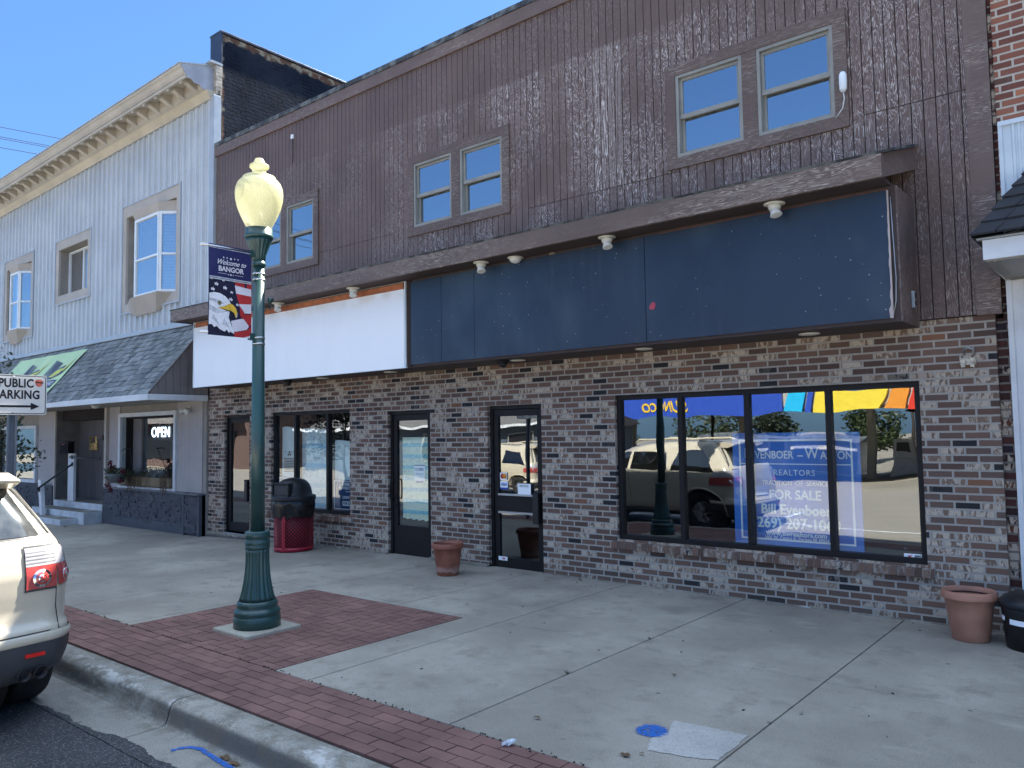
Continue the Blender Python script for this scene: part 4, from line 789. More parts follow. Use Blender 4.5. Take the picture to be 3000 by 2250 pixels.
m = MB(); m.lathe([(.001, -.19), (.13, -.18), (.17, -.06), (.21, .0), (.20, .012), (.15, -.02), (.001, -.03)], 28, bc); m.build('bowl', plain('grey_pot', (.10, .115, .12), .5), t)
m = MB(); m.tube([bc+Vector((-.0, .20, 0)), bc+Vector((.05, .28, .20)), (-16.85, -.10, 1.50)], .006, 6); m.tube([(-16.85, -.08, 1.52), (-16.85, -.22, 1.53), (-16.87, -.26, 1.48)], .010, 6); m.build('hanger', mBlack, t)
m = MB(); leaves(m, bc+Vector((0, 0, .06)), (.26, .22, .08), 220, .06, rnd); leaves(m, bc+Vector((.30, .05, -.02)), (.14, .1, .07), 60, .05, rnd); leaves(m, bc+Vector((-.25, -.02, -.02)), (.1, .1, .1), 30, .05, rnd); m.build('foliage', mLeaf, t)
m = MB()
for o_ in ((-.20, 0, .12), (-.27, 0, .06), (-.12, -.05, .15), (-.33, 0, -.02), (-.25, -.02, -.10), (-.42, 0, .0), (-.3, 0, .22), (.32, 0, .06), (.18, 0, -.14), (-.12, -.08, -.28), (-.18, -.1, -.22), (-.04, -.1, -.33)): leaves(m, bc+Vector(o_), (.05, .05, .05), 26, .045, rnd, 1, .9)
m.build('flowers', mPetal, t); m = MB()
for k in range(10): m.tube([bc+Vector((-.1, -.1, .0)), bc+Vector((-.16-.02*k, -.12, -.02-.01*k)), bc+Vector((-.05-.025*k, -.1, -.30+.03*k))], .003, 4, False)
m.build('stems', mDry, t); at(t, bc)
t = thing('flood_lamp', 'double headed cream flood lamp under the awning by the brown building', 'lamp'); m = MB(); m.lathe([(.001, 0), (.06, 0), (.06, .03), (.001, .03)], 20, (-14.45, -.06, 2.30), axis=Vector((0, -1, 0))); m.build('base', mCream, t)
m = MB(); m.lathe([(.001, 0), (.035, .0), (.03, .06), (.055, .13), (.05, .135), (.001, .12)], 20, (-14.5, -.10, 2.29), axis=Vector((-.8, -.5, -.3))); m.lathe([(.001, 0), (.035, 0), (.03, .06), (.055, .13), (.001, .12)], 20, (-14.40, -.10, 2.28), axis=Vector((.4, -.7, -.3))); m.build('head', mBulb, t); at(t, (-14.45, -.06, 2.3))
for x, lb in ((-16.9, 'small round soffit lamp above the OPEN window'), (-19.6, 'small round soffit lamp above the recessed entry')): spot('soffit_lamp', x, -.8, 2.438, 'dome', lb, 'lamps under the shingled awning')
# lime vinyl banner on the awning
mLime = plain('lime_vinyl', (.50, .66, .36), .5, .06, 2); mInkP = plain('banner_purple', (.07, .07, .16), .6); mYel = plain('banner_yellow', (.50, .52, .12), .6)
t = thing('roof_banner', 'lime green vinyl banner fixed on the shingled awning roof', 'banner')
def sp(x, s, h=.035):
    P = Vector((0, slope(0)[0], slope(0)[1]))+sl*s+nr*h; return (x, P.y, P.z)
m = MB(); xa, xb, sa, sb_ = -22.9, -18.83, .10, 1.60; NXb, NYb = 16, 8
m.add([sp(lerp(xa, xb, i/NXb), lerp(sa, sb_, j/NYb), .038+.006*math.sin(i*1.7+j)) for j in range(NYb+1) for i in range(NXb+1)], [(j*(NXb+1)+i, j*(NXb+1)+i+1, (j+1)*(NXb+1)+i+1, (j+1)*(NXb+1)+i) for j in range(NYb) for i in range(NXb)]); m.smooth = True; m.build('sheet', mLime, t)
m = MB()
for gx_, k in ((-21.6, 6), (-20.1, 7)):
    for i in range(k): x = gx_+i*.085; a_, b_ = 1.34-.02*i, .70+.05*(i % 3); m.add([sp(x, a_, .05), sp(x+.045, a_, .05), sp(x+.045, b_, .05), sp(x, b_, .05)], [(0, 1, 2, 3)])
m.build('print_bars', mInkP, t)
def blob(pts, mat, h, nm='print'): m = MB(); m.add([sp(x, s, h) for x, s in pts], [tuple(range(len(pts)))]); m.build(nm, mat, t)
for cx_ in (-19.35, -20.9):
    blob([(cx_-.35, .72), (cx_-.05, .70), (cx_+.28, .84), (cx_+.35, 1.02), (cx_+.12, 1.12), (cx_-.18, 1.02)], mInkP, .049); blob([(cx_-.28, .76), (cx_-.02, .76), (cx_+.20, .88), (cx_+.10, 1.04), (cx_-.14, .98)], mYel, .052); blob([(cx_+.1, .95), (cx_+.3, .92), (cx_+.42, 1.38), (cx_+.30, 1.16)], mYel, .054)
blob([(-19.95, .42), (-18.95, .42), (-18.95, .66), (-19.95, .66)], mInkP, .051)
tx = text('lettering', 'EL SOMBRERO', .17, mWhiteP, t, sp(-19.45, .54, .056), (1, 0, 0), tuple(sl), sx=.85, bold=.002, shear=.2)
at(t, sp(-20.8, .8))
# party wall rising behind
pw = MB(); mPW = N('black_painted_brick'); n = mPW; x, y, z = n.sep()[:3]
brk = n.n('TexBrick'); n.l(n.comb(n.math('ADD', y, n.math('MULTIPLY', n.noise(2, 3), .06)), n.math('ADD', z, n.math('MULTIPLY', n.noise(3, 3), .05))), brk.inputs['Vector']); brk.inputs['Scale'].default_value = 1; brk.inputs['Brick Width'].default_value = .21; brk.inputs['Row Height'].default_value = .075; brk.inputs['Mortar Size'].default_value = .008
c = n.mix(n.ss(n.noise(1.1, 5), .35, .7), (.008, .012, .022), (.020, .026, .038)); c = n.mix(n.math('MULTIPLY', brk.outputs['Fac'], n.ss(n.noise(2.3, 3), .45, .6)), c, (.003, .003, .004))
edge = n.ss(n.math('ADD', z, n.math('MULTIPLY', n.noise(5, 3), .25)), 9.535, 9.60); e2 = n.ss(n.math('ADD', y, n.math('MULTIPLY', n.noise(6, 3), .2)), .25, .20)
pb = n.mix(n.ss(n.noise(7, 3), .45, .6), (.10, .055, .04), (.24, .21, .16)); c = n.mix(n.math('MAXIMUM', edge, e2), c, pb)
mPW = n.bsdf(c, .8, n.bump(n.math('ADD', n.noise(14, 5), n.math('MULTIPLY', brk.outputs['Fac'], -1.0)), .6, .008), spec=.06)
pw.box(-13.98, -13.66, .10, 13.9, 7.0, 9.56); pw.build('party_wall', mPW, sb)
mWW = plain('whitewashed_brick', (.40, .36, .30), .8, .4, 8, 40, .6)
m = MB()
for k in range(8):
    z = 8.33+k*.072; m.box(-13.80, -13.652, -.03+.004*(k % 2), .099, z, z+.066)
m.build('brick_pier', mWW, sb, .004)
m = MB(); m.box(-14.2, -13.64, -.16, .10, 8.915, 8.95); m.box(-14.3, -13.655, -.12, .09, 8.951, 8.97); m.build('pier_cap', mRibD, sb)
mCap = plain('dark_metal_coping', (.05, .06, .085), .35, .15, metal=.5)
m = MB(); m.box(-14.02, -13.64, .055, .098, 8.97, 9.575); m.build('coping_end', mCap, sb, .005)
m = MB(); m.box(-14.04, -13.63, .05, 14, 9.578, 9.62); m.build('coping', mCap, sb, .004)
m = MB(); m.box(SX0, -14.0, .2, 13.9, 8.3, 8.55); m.box(SX0, SX0+.1, .1, 13.9, 0, 8.3); m.box(SX0, -14, 13.8, 13.9, 0, 8.3); m.build('roof', mFlash, sb)
m = MB(); m.box(-27, -13.9, 1.9, 2.0, 0, 2.4); m.build('interior_wall', mDark, sb)
# ------------------------------------------------------------------ right neighbour
rb = thing('red_brick_building', 'red brick building with white metal panels and small dark shingled awning at right', 'building')
m = MB(); m.wall(-.955, 12, -.12, 6.3, .0, [], .1); m.quad((-.955, 0, 2.6), (-.955, 8, 2.6), (-.955, 8, 6.3), (-.955, 0, 6.3)); m.build('brick_wall', mRed, rb)
m = MB(); m.wall(-1.05, -.955, -.12, 2.66, .045, [], .1); m.wall(-.985, -.955, 2.6, 6.3, .02, [], .1); m.build('brick_return', m_brick('dark_return_brick', [(0, (.055, .022, .020)), (.3, (.085, .030, .025)), (.55, (.045, .02, .02)), (.75, (.12, .035, .02)), (.9, (.03, .02, .03))], (.20, .18, .16), rh=.075), rb)
mPale = plain('pale_metal_panel', (.55, .62, .67), .4, .06)
def ribbed(m, x0, x1, z0, z1, y, p=.16): m.cols(x0, x1, z0, z1, p, [(0, 0), (.55, 0), (.60, -.012), (.70, -.012), (.75, 0), (.82, 0), (.85, -.010), (.95, -.010), (1, 0)], y, [])
m = MB(); ribbed(m, -.94, 6, 3.2, 4.30, -.02); m.box(-.945, 6, -.045, -.001, 4.30, 4.34); m.box(-.945, -.915, -.04, -.001, 3.2, 4.3); m.build('upper_panels', mPale, rb)
m = MB(); ribbed(m, -.91, 6, -.03, 2.96, -.055); m.box(-.945, -.905, -.07, -.001, -.03, 2.96); m.build('lower_panels', mWhiteP, rb)
mSoffW = plain('soffit_metal', (.24, .23, .215), .45, .05)
m = MB(); m.box(-.965, 6, -1.02, -.99, 2.985, 3.135); m.add([(-.965, -.99, 2.985), (-.94, -.07, 2.955), (-.94, -.07, 3.0), (-.965, -.99, 3.02)], [(0, 1, 2, 3)]); m.build('awning_fascia', mWhiteP, rb, .003)
m = MB(); m.box(-.955, 6, -.988, -.07, 2.975, 2.99); 
for q in range(0, 40): m.box(-.9+q*.18, -.885+q*.18, -.985, -.08, 2.968, 2.975)
m.build('awning_soffit', mSoffW, rb)
mDSh = plain('dark_shingle', (.022, .024, .030), .8, .35, 8, 120, .6, isl=.4)
m = MB(); E0 = Vector((-1.03, -1.09, 3.165)); E1 = Vector((-1.03, .0, 3.165)); T = Vector((-.72, -.02, 3.92)); TR = Vector((7, -.02, 3.92)); ER = Vector((7, -1.09, 3.165))
K = 6
for k in range(K):   # overlapping courses on the hip end and on the front slope
    t0, t1 = k/K, (k+1)/K; up = Vector((0, 0, .014)); o1 = Vector((-.008, -.008, 0))
    a0, a1 = E0.lerp(T, t0), E0.lerp(T, t1); b0, b1 = E1.lerp(T, t0), E1.lerp(T, t1); c0, c1 = ER.lerp(TR, t0), ER.lerp(TR, t1)
    nseg = max(1, K-k)
    for q in range(nseg):
        u0, u1 = q/nseg, (q+1)/nseg-.01; m.quad(a0.lerp(b0, u0)+up+o1, a0.lerp(b0, u1)+up+o1, a1.lerp(b1, u1), a1.lerp(b1, u0)); m.quad(a0.lerp(b0, u0)+up+o1, a0.lerp(b0, u1)+up+o1, a0.lerp(b0, u1), a0.lerp(b0, u0))
    for q in range(46): u0, u1 = q/46, (q+1)/46-.001; m.quad(a0.lerp(c0, u0)+up+o1, a0.lerp(c0, u1)+up+o1, a1.lerp(c1, u1), a1.lerp(c1, u0)); m.quad(a0.lerp(c0, u0)+up+o1, a0.lerp(c0, u1)+up+o1, a0.lerp(c0, u1), a0.lerp(c0, u0))
m.add([E0, E1, T], [(0, 1, 2)]); m.add([E0, ER, TR, T], [(0, 1, 2, 3)]); m.add([(-1.02, -1.08, 3.15), (7, -1.08, 3.15), (7, 0, 3.15), (-1.02, 0, 3.15)], [(0, 1, 2, 3)]); m.build('awning_shingles', mDSh, rb)
MB().box(-1.0, 6, -1.04, -.985, 3.138, 3.150).build('drip_edge', mRibD, rb)
m = MB(); m.box(-.95, 12, .1, 12, 6.1, 6.3); m.box(-.95, 12, 11.9, 12, 0, 6.1); m.box(11.9, 12, 0.1, 11.9, 0, 6.1); m.build('roof', mFlash, rb)
# ------------------------------------------------------------------ street lamp and banner
LX, LY = -6.42, -3.70
mGreen = plain('dark_green_paint', (.018, .062, .058), .34, .2, 3, 120, .06, spec=.6)
pad = thing('lamp_footing', 'square exposed aggregate footing under the green street lamp', 'footing')
m = MB(); m.prism([(LX-.28, LY-.28), (LX+.28, LY-.28), (LX+.28, LY+.28), (LX-.28, LY+.28)], 'z', -.05, .028); m.build('slab', mPad, pad, .012); at(pad, (LX, LY, 0))
lp = thing('street_lamp', 'dark green fluted street lamp with pale acorn globe standing on the brick paving', 'street lamp')
L0 = Vector((LX, LY, .028))
m = MB(); m.lathe([(0.0010, 0), (0.2068, 0), (0.2068, .085), (0.2006, .095), (0.1954, .105), (0.2024, .12), (0.2042, .14), (0.1954, .155), (0.1804, .165), (0.1760, .18), (0.1822, .20), (0.1760, .222), (0.1628, .235)], 48, L0); m.build('base_ring', mGreen, lp)
m = MB(); m.lathe([(0.1628, .235), (0.1514, .27), (0.1364, .33), (0.1232, .40), (0.1126, .48), (0.1065, .56), (0.1047, .66), (0.1047, .69)], 144, L0, .011, 18, (0.2288, .67)); m.build('fluted_shaft', mGreen, lp)
m = MB(); m.lathe([(0.1047, .69), (0.1109, .70), (0.1109, .725), (0.1074, .73), (0.1126, .74), (0.1126, .765), (0.1065, .77), (0.1065, .79), (0.1118, .80), (0.1118, .845), (0.1038, .853), (0.0660, .856)], 48, L0); m.build('collar', mGreen, lp)
m = MB(); m.lathe([(0.0660, .85), (0.060, 1.6), (0.052, 3.30)], 40, L0); m.build('pole', mGreen, lp)
m = MB(); m.lathe([(.052, 3.30), (.066, 3.305), (.066, 3.325), (.056, 3.335), (.056, 3.345)], 40, L0); m.lathe([(.056, 3.345), (.064, 3.40), (.088, 3.47), (.112, 3.53), (.118, 3.56)], 96, L0, .008, 16, (3.37, 3.55)); m.lathe([(.118, 3.56), (.132, 3.565), (.132, 3.59), (.122, 3.60), (.122, 3.655), (.001, 3.66)], 40, L0); m.build('capital', mGreen, lp)
n = N('globe_acrylic'); vo = n.n('TexVoronoi'); n.l(n.mp((1, 1, .6)), vo.inputs['Vector']); vo.inputs['Scale'].default_value = 75
c = n.mix(n.ss(n.noise(5, 4), .35, .7), (.60, .58, .36), (.52, .49, .27)); bs = n.n('BsdfPrincipled'); n.set(bs.inputs['Base Color'], c); bs.inputs['Roughness'].default_value = .28
nb = n.bump(vo.outputs['Distance'], .9, .004); n.l(nb, bs.inputs['Normal']); tl = n.n('BsdfTranslucent'); n.set(tl.inputs['Color'], n.mix(.0, (.95, .92, .60), c)); n.l(nb, tl.inputs['Normal']); tp = n.n('BsdfTransparent'); mx = n.n('MixShader'); mx.inputs[0].default_value = .30; n.l(bs.outputs[0], mx.inputs[1]); n.l(tl.outputs[0], mx.inputs[2])
mx2 = n.n('MixShader'); mx2.inputs[0].default_value = .22; n.l(mx.outputs[0], mx2.inputs[1]); n.l(tp.outputs[0], mx2.inputs[2]); n.l(mx2.outputs[0], n.out.inputs[0]); mGlobe = n.m
m = MB(); m.lathe([(.108, 3.655), (.125, 3.69), (.165, 3.77), (.196, 3.85), (.214, 3.93), (.218, 3.99), (.212, 4.04), (.195, 4.085), (.170, 4.115), (.150, 4.125), (.150, 4.145), (.135, 4.155), (.095, 4.165), (.070, 4.18), (.060, 4.20), (.068, 4.225), (.088, 4.24), (.088, 4.262), (.070, 4.275), (.052, 4.28), (.050, 4.30), (.036, 4.325), (.001, 4.335)], 48, L0, cap=False); m.build('globe', mGlobe, lp)
m = MB(); m.lathe([(.001, 3.65), (.04, 3.66), (.035, 3.80), (.001, 3.82)], 16, L0); m.build('bulb', mBulb, lp)
mSteel = plain('stainless_band', (.55, .56, .57), .25, .1, metal=.9)
for z in (3.20, 3.255, 2.60, 2.655): m = MB(); m.lathe([(.053, z-.008), (.0585, z-.008), (.0585, z+.008), (.053, z+.008)], 36, Vector((LX, LY, 0)), cap=False); m.build('clamp_band', mSteel, lp)
for z in (3.445, 2.668): m = MB(); m.tube([(LX, LY-.05, z), (LX, LY-.585, z)], .011, 10); m.build('banner_arm', mSteel, lp)
for z in (3.435, 2.662): MB().obox((LX, LY-.07, z), .02, .03, .03).build('arm_bracket', mGreen, lp)
m = MB(); m.lathe([(.001, 0), (.022, 0), (.026, .02), (.018, .05), (.001, .055)], 16, Vector((LX+.04, LY+.075, 3.02)), axis=Vector((0, 1, 0))); m.tube([(LX+.04, LY+.06, 2.99), (LX+.05, LY+.12, 2.95), (LX+.05, LY+.08, 2.92)], .004, 5); m.build('outlet', mGreen, lp)
at(lp, (LX, LY, .028))
bn = thing('street_banner', 'Welcome to Bangor banner with bald eagle and flag hanging from the lamp pole', 'banner')
yb0, yb1, zb0, zb1 = LY-.508, LY-.082, 2.645, 3.462
mNB2 = plain('banner_navy', (.018, .020, .095), .5, .1, 3); mFN = plain('flag_navy', (.012, .012, .035), .5, .2, 5); mFR = plain('flag_red', (.46, .028, .03), .5, .2, 5); mFW = plain('flag_white', (.70, .66, .70), .5, .1, 5)
BX = LX+.012
m = MB(); m.smooth = True; NI = 18
def bw_(y, z): return .010*math.sin((y-yb0)*9+z*2.4)*math.sin((z-zb0)/(zb1-zb0)*math.pi)
P_ = [(BX-.004+bw_(lerp(yb0, yb1, i/NI), lerp(zb0, zb1, j/24)), lerp(yb0, yb1, i/NI), lerp(zb0, zb1, j/24)) for j in range(25) for i in range(NI+1)]
F_ = [(j*(NI+1)+i, j*(NI+1)+i+1, (j+1)*(NI+1)+i+1, (j+1)*(NI+1)+i) for j in range(24) for i in range(NI)]
m.add(P_, F_); m.add([(x-.003, y, z) for x, y, z in P_], F_); m.build('cloth', mNB2, bn)
def bp(u, v, h): y = yb0+u*(yb1-yb0); z = zb0+v*(zb1-zb0); return (BX+h+bw_(y, z), y, z)
def bpoly(pts, mat, h, nm):
    bm = bmesh.new(); vs = [bm.verts.new((0, u, v)) for u, v in pts]; f = bm.faces.new(vs); bmesh.ops.triangulate(bm, faces=[f]); bmesh.ops.subdivide_edges(bm, edges=[e for e in bm.edges if e.calc_length() > .12], cuts=2, use_grid_fill=True)
    me = bpy.data.meshes.new(nm)
    for v in bm.verts: v.co = bp(v.co.y, v.co.z, h)
    bm.to_mesh(me); bm.free(); me.materials.append(mat); o = bpy.data.objects.new(nm, me); COL.objects.link(o); o.parent = bn; return o
H_ = .0015
bpoly([(0, 0), (1, 0), (1, .63), (0, .63)], mFN, H_, 'flag_field')
for i, (a, b) in enumerate((((.62, .625), (.54,)), )): pass
stripes = [([(.60, .62), (1, .62), (1, .555), (.61, .575)], 1), ([(.60, .575), (1, .555), (1, .475), (.63, .485)], 0), ([(.63, .485), (1, .475), (1, .385), (.70, .37)], 1), ([(.70, .37), (1, .385), (1, .28), (.76, .27)], 0), ([(.83, .26), (1, .27), (1, .17), (.95, .13), (.80, .21)], 1), ([(.50, .17), (.80, .215), (.94, .13), (.88, .09), (.56, .05)], 0), ([(.55, .045), (.90, .09), (1, .14), (1, .0), (.60, .0)], 1), ([(.80, .0), (1, .03), (1, .0)], 0), ([(.72, .35), (.80, .30), (.86, .25), (.78, .20), (.72, .25)], 1)]
for i, (p_, k) in enumerate(stripes): bpoly(p_, (mFW, mFR)[k], H_*2+i*.0003, 'flag_stripe')
def star(u, v, r, rot=.0): return [(u+r*1.9*(1 if k % 2 == 0 else .42)*math.sin(rot+k*math.pi/5), v+r*(1 if k % 2 == 0 else .42)*math.cos(rot+k*math.pi/5)) for k in range(10)]
for u, v, r in ((.16, .56, .026), (.36, .53, .028), (.08, .50, .026), (.52, .49, .020), (.50, .41, .026), (.66, .36, .020), (.32, .61, .018), (.05, .615, .016), (.64, .26, .014)): bpoly(star(u, v, r, .2), mFW, H_*3, 'flag_star')
mEW = plain('feather_white', (.80, .80, .82), .6, .10, 25, 60, .2); mEG = plain('feather_shadow', (.52, .53, .57), .6, .25, 30); mBk = plain('beak_yellow', (.75, .46, .05), .5, .2, 12); mEy = plain('eye_dark', (.02, .015, .01), .4); mEyY = plain('eye_ring', (.42, .34, .18), .5)
head = [(0, .11), (0, .45), (.10, .465), (.24, .46), (.36, .435), (.45, .395), (.50, .355), (.48, .31), (.42, .285), (.40, .26), (.42, .20), (.50, .13), (.56, .07), (.58, .03), (.50, .06), (.46, .035), (.40, .07), (.36, .045), (.30, .085), (.24, .07), (.18, .10), (.12, .085), (.07, .115)]
bpoly(head, mEW, H_*5, 'eagle_head'); bpoly([(0, .27), (.0, .33), (.12, .30), (.26, .275), (.42, .27), (.30, .25), (.14, .24)], mEG, H_*5.6, 'eagle_shade'); bpoly([(.06, .18), (.10, .23), (.2, .15), (.24, .09), (.18, .13)], mEG, H_*5.6, 'eagle_shade'); bpoly([(.30, .12), (.34, .2), (.42, .13), (.48, .08), (.40, .11)], mEG, H_*5.6, 'eagle_shade')
bpoly([(.0, .40), (.12, .395), (.22, .385), (.34, .36), (.30, .345), (.20, .35), (.12, .36), (.0, .375)], mEG, H_*5.8, 'eagle_brow')
bpoly([(.36, .33), (.44, .355), (.50, .36), (.56, .345), (.62, .31), (.645, .27), (.64, .225), (.615, .205), (.60, .24), (.565, .265), (.50, .275), (.38, .285), (.20, .295), (.22, .305), (.34, .315)], mBk, H_*6.4, 'beak'); bpoly([(.22, .300), (.40, .288), (.52, .280), (.50, .270), (.38, .278)], mEy, H_*6.8, 'beak_line'); bpoly([(.62, .24), (.645, .26), (.645, .225), (.617, .206)], mEG, H_*6.9, 'beak_tip')
def disc(u, v, r, k=18, e=1.85): return [(u+r*e*math.cos(2*math.pi*i/k), v+r*math.sin(2*math.pi*i/k)) for i in range(k)]
bpoly(disc(.225, .355, .024), mEy, H_*6.2, 'eye_rim'); bpoly(disc(.225, .355, .018), mEyY, H_*6.6, 'eye_ring'); bpoly(disc(.228, .355, .010), mEy, H_*7, 'pupil')
m = MB()
for v in (.955, .63, .612): m.add([bp(u/12, v, H_*3.2) for u in range(13)]+[bp(u/12, v+(.006 if v > .9 else .012), H_*3.2) for u in range(13)], [(i, i+1, 14+i, 13+i) for i in range(12)])
m.build('hem', mEG, bn)
for uu in (.33, .41, .50, .59, .67): bpoly(disc(uu, .86+.006*(uu != .5), .008 if uu != .5 else .013), mFW, H_*3, 'dot')
for uu in (.44, .50, .56): bpoly(disc(uu, .682, .007 if uu != .5 else .011), mFW, H_*3, 'dot')
bpoly([(.2, .684), (.40, .684), (.40, .688), (.2, .688)], mFW, H_*3, 'rule'); bpoly([(.60, .684), (.80, .684), (.80, .688), (.60, .688)], mFW, H_*3, 'rule')
text('lettering', 'Welcome to', .064, mFW, bn, bp(.5, .810, .010), (0, 1, 0), (0, 0, 1), sx=.88, shear=.45, bold=.0006); text('lettering', 'BANGOR', .064, mFW, bn, bp(.5, .735, .010), (0, 1, 0), (0, 0, 1), bold=.0018, sp=1.0, sx=.93)
at(bn, (LX, LY-.3, 3.45))
# ------------------------------------------------------------------ bins and pots
tb = thing('litter_bin', 'red mesh litter bin with black domed lid and black bag by the left shop window', 'litter bin'); TX, TY = -10.36, -.56
TZ = gz(TX)
mBR = plain('bin_red', (.34, .012, .03), .4, .15, 6, spec=.5)
m = MB(); Rb = .285
for k in range(34):
    for sg in (1, -1):
        pts = [(TX+Rb*math.cos(2*math.pi*(k/34)+sg*q*.0925*2), TY+Rb*math.sin(2*math.pi*(k/34)+sg*q*.0925*2), TZ+.06+.056*q) for q in range(11)]
        m.tube(pts, .0042, 4, False)
m.build('mesh_side', mBR, tb)
m = MB(); 
for z0_, z1_ in ((.02, .07), (.60, .66)): m.lathe([(Rb-.004, z0_), (Rb+.008, z0_), (Rb+.008, z1_), (Rb-.004, z1_), (Rb-.004, z0_)], 48, (TX, TY, TZ), cap=False)
m.lathe([(.001, .01), (Rb, .01), (Rb, .022), (.001, .022)], 40, (TX, TY, TZ))
for a0 in (R(-68), R(-62), R(60), R(66), R(180), R(186)):
    d = Vector((math.cos(a0), math.sin(a0), 0)); m.obox(Vector((TX, TY, TZ+.34))+d*(Rb+.010), .004, .013, .32, d, Vector((-d.y, d.x, 0)))
m.build('frame', mBR, tb)
m = MB(); m.lathe([(.001, .03), (.24, .03), (.26, .60), (.001, .60)], 32, (TX, TY, TZ)); m.build('liner', mBlack, tb)
m = MB(); m.smooth = True; nb_ = 72; rr = random.Random(8); rows_ = [(.305, .80), (.318, .76), (.322, .70), (.315, .64), (.305, .57), (.300, .52)]; ph = [rr.uniform(0, 6) for _ in range(9)]
for i, (r_, z_) in enumerate(rows_):
    for k in range(nb_):
        a0 = 2*math.pi*k/nb_; w_ = .005*math.sin(a0*7+ph[0]+i*.7)+.004*math.sin(a0*13+ph[1]-i*1.1)+.003*math.sin(a0*23+i*2); m.v.append((TX+(r_+w_*(.4+.3*i))*math.cos(a0), TY+(r_+w_*(.4+.3*i))*math.sin(a0), TZ+z_-(.012*math.sin(a0*5+ph[2])+.006*math.sin(a0*9+ph[3]) if i == 5 else 0)))
for i in range(5):
    for k in range(nb_): m.f.append((i*nb_+k, i*nb_+(k+1) % nb_, (i+1)*nb_+(k+1) % nb_, (i+1)*nb_+k)); m.mi.append(0); m.sm.append(True)
m.build('bag', mBag, tb)
m = MB(); m.lathe([(.295, .765), (.330, .77), (.335, .785), (.335, .835), (.325, .845), (.285, .85), (.275, .90), (.262, .96), (.235, 1.02), (.19, 1.065), (.13, 1.095), (.06, 1.11), (.001, 1.113)], 48, (TX, TY, TZ), cap=False); m.build('domed_lid', mBlack, tb)
fd = Vector((.22, -1, 0)).normalized(); fs = Vector((-fd.y, fd.x, 0)); c0 = Vector((TX, TY, TZ+.94))
m = MB(); m.obox(c0+fd*.245+fs*.155, .014, .055, .10, fs, fd); m.obox(c0+fd*.245-fs*.155, .014, .055, .10, fs, fd); m.obox(c0+fd*.245+Vector((0, 0, .093)), .17, .055, .012, fs, fd); m.obox(c0+fd*.25-Vector((0, 0, .09)), .17, .055, .012, fs, fd); m.build('opening_frame', mBlack, tb, .006)
m = MB(); m.obox(c0+fd*.272, .138, .008, .078, fs, fd); m.build('flap', plain('flap_grey', (.035, .035, .038), .5), tb, .006); at(tb, (TX, TY, TZ))
def pot(x, y, sc, hgt, mat, lb, extra=None):
    t = thing('flower_pot', lb, 'flower pot'); Rt = .5*sc; P0 = [(.001, 0), (Rt*.63, 0), (Rt*.66, .01), (Rt*.80, hgt*.55), (Rt*.88, hgt*.84), (Rt*.90, hgt*.85)]
    MB().lathe(P0+[(Rt*.86, hgt*.86), (Rt*.80, hgt*.78), (.001, hgt*.76)], 48, (x, y, 0)).build('body', mat, t)
    MB().lathe([(Rt*.87, hgt*.83), (Rt*1.0, hgt*.845), (Rt*1.01, hgt*.86), (Rt*.98, hgt*.92), (Rt*.95, hgt*.985), (Rt*.92, hgt), (Rt*.86, hgt*.985), (Rt*.84, hgt*.90)], 48, (x, y, 0), cap=False).build('rim', mat, t)
    MB().lathe([(.001, hgt*.79), (Rt*.80, hgt*.79)], 32, (x, y, 0), cap=False).build('soil', mPotSoil, t)
    at(t, (x, y, 0)); return t
mPotSoil = plain('potting_soil', (.05, .04, .03), .95)
n = N('terracotta'); c = n.mix(n.ss(n.noise(7, 5), .3, .7), (.21, .062, .036), (.31, .105, .062)); hz = n.math('ADD', n.sep()[2], n.math('MULTIPLY', n.noise(9, 3), .12)); c = n.mix(n.math('MULTIPLY', n.ss(hz, .19, .13), n.ss(hz, .105, .115)), c, (.42, .25, .20)); mTerra = n.bsdf(c, .6, n.bump(n.noise(30), .2, .003))
mTerra2 = plain('faded_terracotta', (.40, .185, .12), .65, .18, 5, 30, .1)
pot(-6.90, -.73, .405, .395, mTerra, 'empty reddish terracotta pot with a pale water mark between the two shop doors'); pot(-1.28, -.40, .415, .40, mTerra2, 'wide pale terracotta pot against the brick at the right corner')
t = thing('plastic_bin', 'black lidded plastic tub with white label at the right edge', 'bin'); c_ = (-.83, -.42, 0)
MB().lathe([(.001, 0), (.20, 0), (.225, .30), (.225, .33)], 40, c_).build('tub', mBlack, t); MB().lathe([(.235, .32), (.24, .33), (.24, .36), (.225, .375), (.20, .40), (.15, .425), (.001, .43)], 40, c_, cap=False).build('lid', mBlack, t)
m = MB(); m.v = []
def arc(a0, a1, z0_, z1_, rad, mat, nm): 
    q = MB(); k = 8; q.add([(c_[0]+rad*math.cos(lerp(a0, a1, i/k)), c_[1]+rad*math.sin(lerp(a0, a1, i/k)), z) for z in (z0_, z1_) for i in range(k+1)], [(i, i+1, k+2+i, k+1+i) for i in range(k)]); q.build(nm, mat, t)
arc(R(-132), R(-75), .20, .24, .2225, mSaleW, 'label'); arc(R(-165), R(-147), .215, .25, .2225, mSaleW, 'handle_tab'); at(t, c_)
